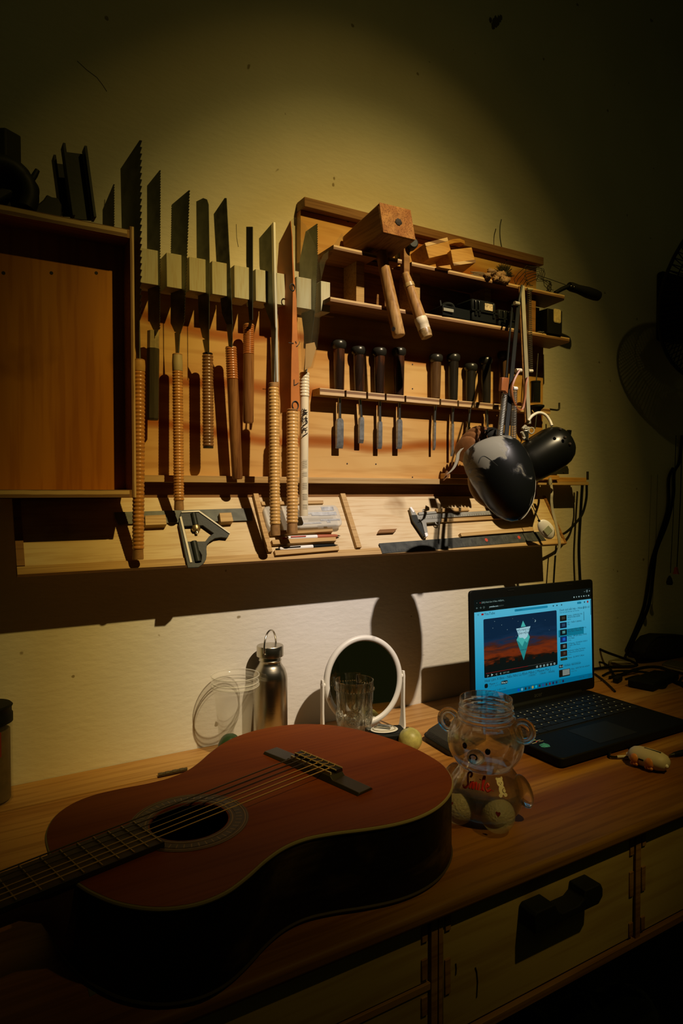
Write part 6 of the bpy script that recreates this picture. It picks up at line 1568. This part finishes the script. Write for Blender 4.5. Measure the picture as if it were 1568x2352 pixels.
for s_ in (-.0335, .0325):
    obj('paw', ball(ec + ed_ * s_ - ey * .006 + V((0, 0, -.002)), .0035, .0035, .0035, 14), WHITEP, t)
cl = [wz(a, b, BT + .004) for a, b in ((1452, 1722), (1443, 1714), (1425, 1719), (1405, 1724), (1399, 1733), (1402, 1738), (1416, 1739), (1436, 1738), (1448, 1734))]
obj('clip_ring', tube(smooth_path(cl, 5), .0022, 8), BLACKG, t)
obj('clip_gate', tube([wz(1416, 1738.5, BT + .0045), wz(1437, 1737.5, BT + .0045)], .0026, 10), MACH, t)
p0, p1 = wz(1536, 1735, BT + .005), wz(1620, 1718, BT + .006)
t = thing('black_pen', 'black pen lying at the right edge of the picture beside the earbud case', 'pen', (p0 + p1) / 2)
obj('barrel', tube([p0.lerp(p1, .12), p0.lerp(p1, .3), p1], [.0036, .005, .005], 14), BLACK, t)
obj('tip', tube([p0, p0.lerp(p1, .12)], [.0009, .0034], 12), HOOP, t)

# cables and small things on the bench at the right
def bench_cable(label, pts, r=.0028): return cable(label, [wz(a, b, BT + c_) for a, b, c_ in pts], r, BLACK, 'bench_cable', 'cable', 'loose cables behind the laptop')
cable('thick black cable dropping from behind the screen onto the bench', [wz(1366, 1486, .800), wz(1390, 1497, .793), wz(1420, 1508, .783), wz(1450, 1519, .770), wz(1462, 1528, .760), wz(1440, 1531, .756), wz(1400, 1532, .756), wz(1362, 1537, .757)], .0036, BLACK, 'bench_cable', 'cable')
bench_cable('black cable arching highest over the loose pile behind the laptop', [(1400, 1556, .004), (1430, 1548, .006), (1462, 1537, .012), (1490, 1532, .018), (1520, 1534, .017), (1540, 1546, .012), (1552, 1566, .005), (1580, 1578, .004)], .0040)
bench_cable('black cable making the low loop nearest the screen hinge', [(1362, 1525, .004), (1374, 1521, .012), (1388, 1524, .012), (1400, 1534, .005), (1408, 1548, .004), (1418, 1558, .004)], .0028)
bench_cable('black cable running flat through the middle of the loose pile', [(1384, 1552, .003), (1404, 1543, .007), (1440, 1541, .009), (1480, 1544, .010), (1515, 1552, .009), (1540, 1562, .004), (1585, 1572, .003)], .0030)
bench_cable('black cable leaving the laptop side in a short low curve', [(1366, 1548, .003), (1382, 1560, .003), (1398, 1574, .003), (1412, 1588, .003)], .0024)
bench_cable('black cable curling at the frame edge near the flat tablets', [(1600, 1550, .003), (1572, 1554, .008), (1562, 1562, .008), (1566, 1574, .004), (1600, 1590, .003)], .0030)
bench_cable('thin black cable bunched in front of the loose pile', [(1436, 1560, .003), (1462, 1553, .008), (1498, 1556, .010), (1530, 1568, .008), (1520, 1580, .003), (1480, 1574, .004), (1450, 1570, .003)], .0026)
t = thing('power_adapter', 'black laptop power adapter lying under the loose cables', 'power adapter', wz(1480, 1572, BT))
obj('brick', prism([wz(a, b, BT + .0003) for a, b in ((1440, 1578), (1500, 1556), (1560, 1562), (1500, 1590))], (0, 0, .020)), BLACK, t, bev=.004)
obj('plug', obox(wz(1418, 1560, BT + .008), (1, .3, 0), (-.3, 1, 0), up_, .030, .014, .012), BLACK, t, bev=.002)
t = thing('slim_slab', 'slim pale edged slab lying against the wall behind the cables', 'power bank', wz(1425, 1526, BT))
obj('body', prism([wz(a, b, BT + .0003) for a, b in ((1397, 1527), (1404, 1517), (1455, 1517), (1460, 1527), (1458, 1531), (1402, 1532))], (0, 0, .012)), mat('khaki_shell', (.24, .20, .11), .45), t, bev=.002)
obj('bright_edge', tube([wz(1405, 1520, BT + .0125), wz(1450, 1521.5, BT + .0125)], .0010, 6), mat('amber_edge', (.55, .38, .16), .3), t)
for k, (dz_, lab) in enumerate(((.0003, 'lower grey flat tablet at the right edge behind the cables'), (.0105, 'upper grey flat tablet at the right edge behind the cables'))):
    t = thing('flat_tablet', lab, 'tablet', wz(1550, 1536, BT))
    o_ = k * 3
    obj('shell', prism([wz(a + o_, b, BT + dz_) for a, b in ((1519, 1532), (1536, 1522), (1640, 1545), (1640, 1562))], (0, 0, .009)), mat('grey_tablet', (.10, .095, .06), .5), t, bev=.0015)
    obj('edge_band', prism([wz(a + o_, b, BT + dz_ + .003) for a, b in ((1518.5, 1532.4), (1519.5, 1532), (1640, 1561.5), (1640, 1562.5))], (0, 0, .003)), mat('pale_band', (.30, .26, .15), .5), t)
gb_ = [wy(a, b, -.06) for a, b in ((1482, 1512), (1483, 1500), (1490, 1483), (1505, 1466), (1524, 1460), (1580, 1462), (1640, 1470), (1640, 1545), (1600, 1528), (1520, 1517))]
t = thing('black_bag', 'rounded black bag standing on the bench at right edge by the wall', 'bag', wz(1540, 1520, BT))
mxz = min(p.z for p in gb_); 
obj('body', prism([V((p.x, p.y, max(p.z, BT + .0006))) for p in gb_], (0, .052, 0)), mat('black_fabric', (.010, .011, .008), .85, bump=.3, bs=300), t, bev=.012, seg=4)
obj('seam', tube([V((p.x, p.y - .0006, max(p.z, BT + .004))) for p in smooth_path(gb_[1:7], 4)], .0018, 6), BLACKM, t)

# clear tube with a dark lid at the left edge
tc1 = wy(-24, 1815, -.045); tc1.z = BT + .0003
t = thing('clear_tube', 'tall clear tube with a black screw lid at the left edge of the picture', 'tube', tc1)
obj('tube_wall', lathe([(.030, 0), (.0325, .003), (.0325, .118), (.031, .122), (.029, .122), (.030, .117), (.0305, .005), (.028, .003)], tc1, (0, 0, 1), 40, closed=True), CLEARP, t)
obj('screw_lid', lathe([(.0335, .1205), (.0335, .132), (.0318, .1345), (.0318, .142), (.0335, .1445), (.031, .147), (.001, .1472)], tc1, (0, 0, 1), 40), BLACK, t)
obj('contents', lathe([(.029, .004), (.0292, .108), (.001, .110)], tc1, (0, 0, 1), 32), mat('brown_powder', (.14, .09, .035), .8, var=.3, vs=60), t)
lb_ = nb()
for v_ in range(9):
    pass
obj('red_label', loft([[tc1 + V(((.0328 + o2) * math.cos(a_), (.0328 + o2) * math.sin(a_), z_)) for a_ in [(-1.9 + k * .16) for k in range(6)] for o2 in ()] or [tc1 + V((.0328 * math.cos(-1.9 + k * .16), .0328 * math.sin(-1.9 + k * .16), z_)) for k in range(6)] + [tc1 + V((.0331 * math.cos(-1.9 + k * .16), .0331 * math.sin(-1.9 + k * .16), z_)) for k in range(5, -1, -1)] for z_ in (.075, .112)]), REDBELL, t)
# crumpled black plastic bag on the floor, right
pb = V((.98, -.42, .001))
o = obj('plastic_bag', ball(pb + V((0, 0, .14)), .17, .15, .14, 48, None, .55, 9), mat('glossy_black_film', (.010, .011, .009), .12, bump=.9, bs=26))
tag(o, 'crumpled glossy black plastic bag on the dark floor under the bench at right', 'plastic bag')
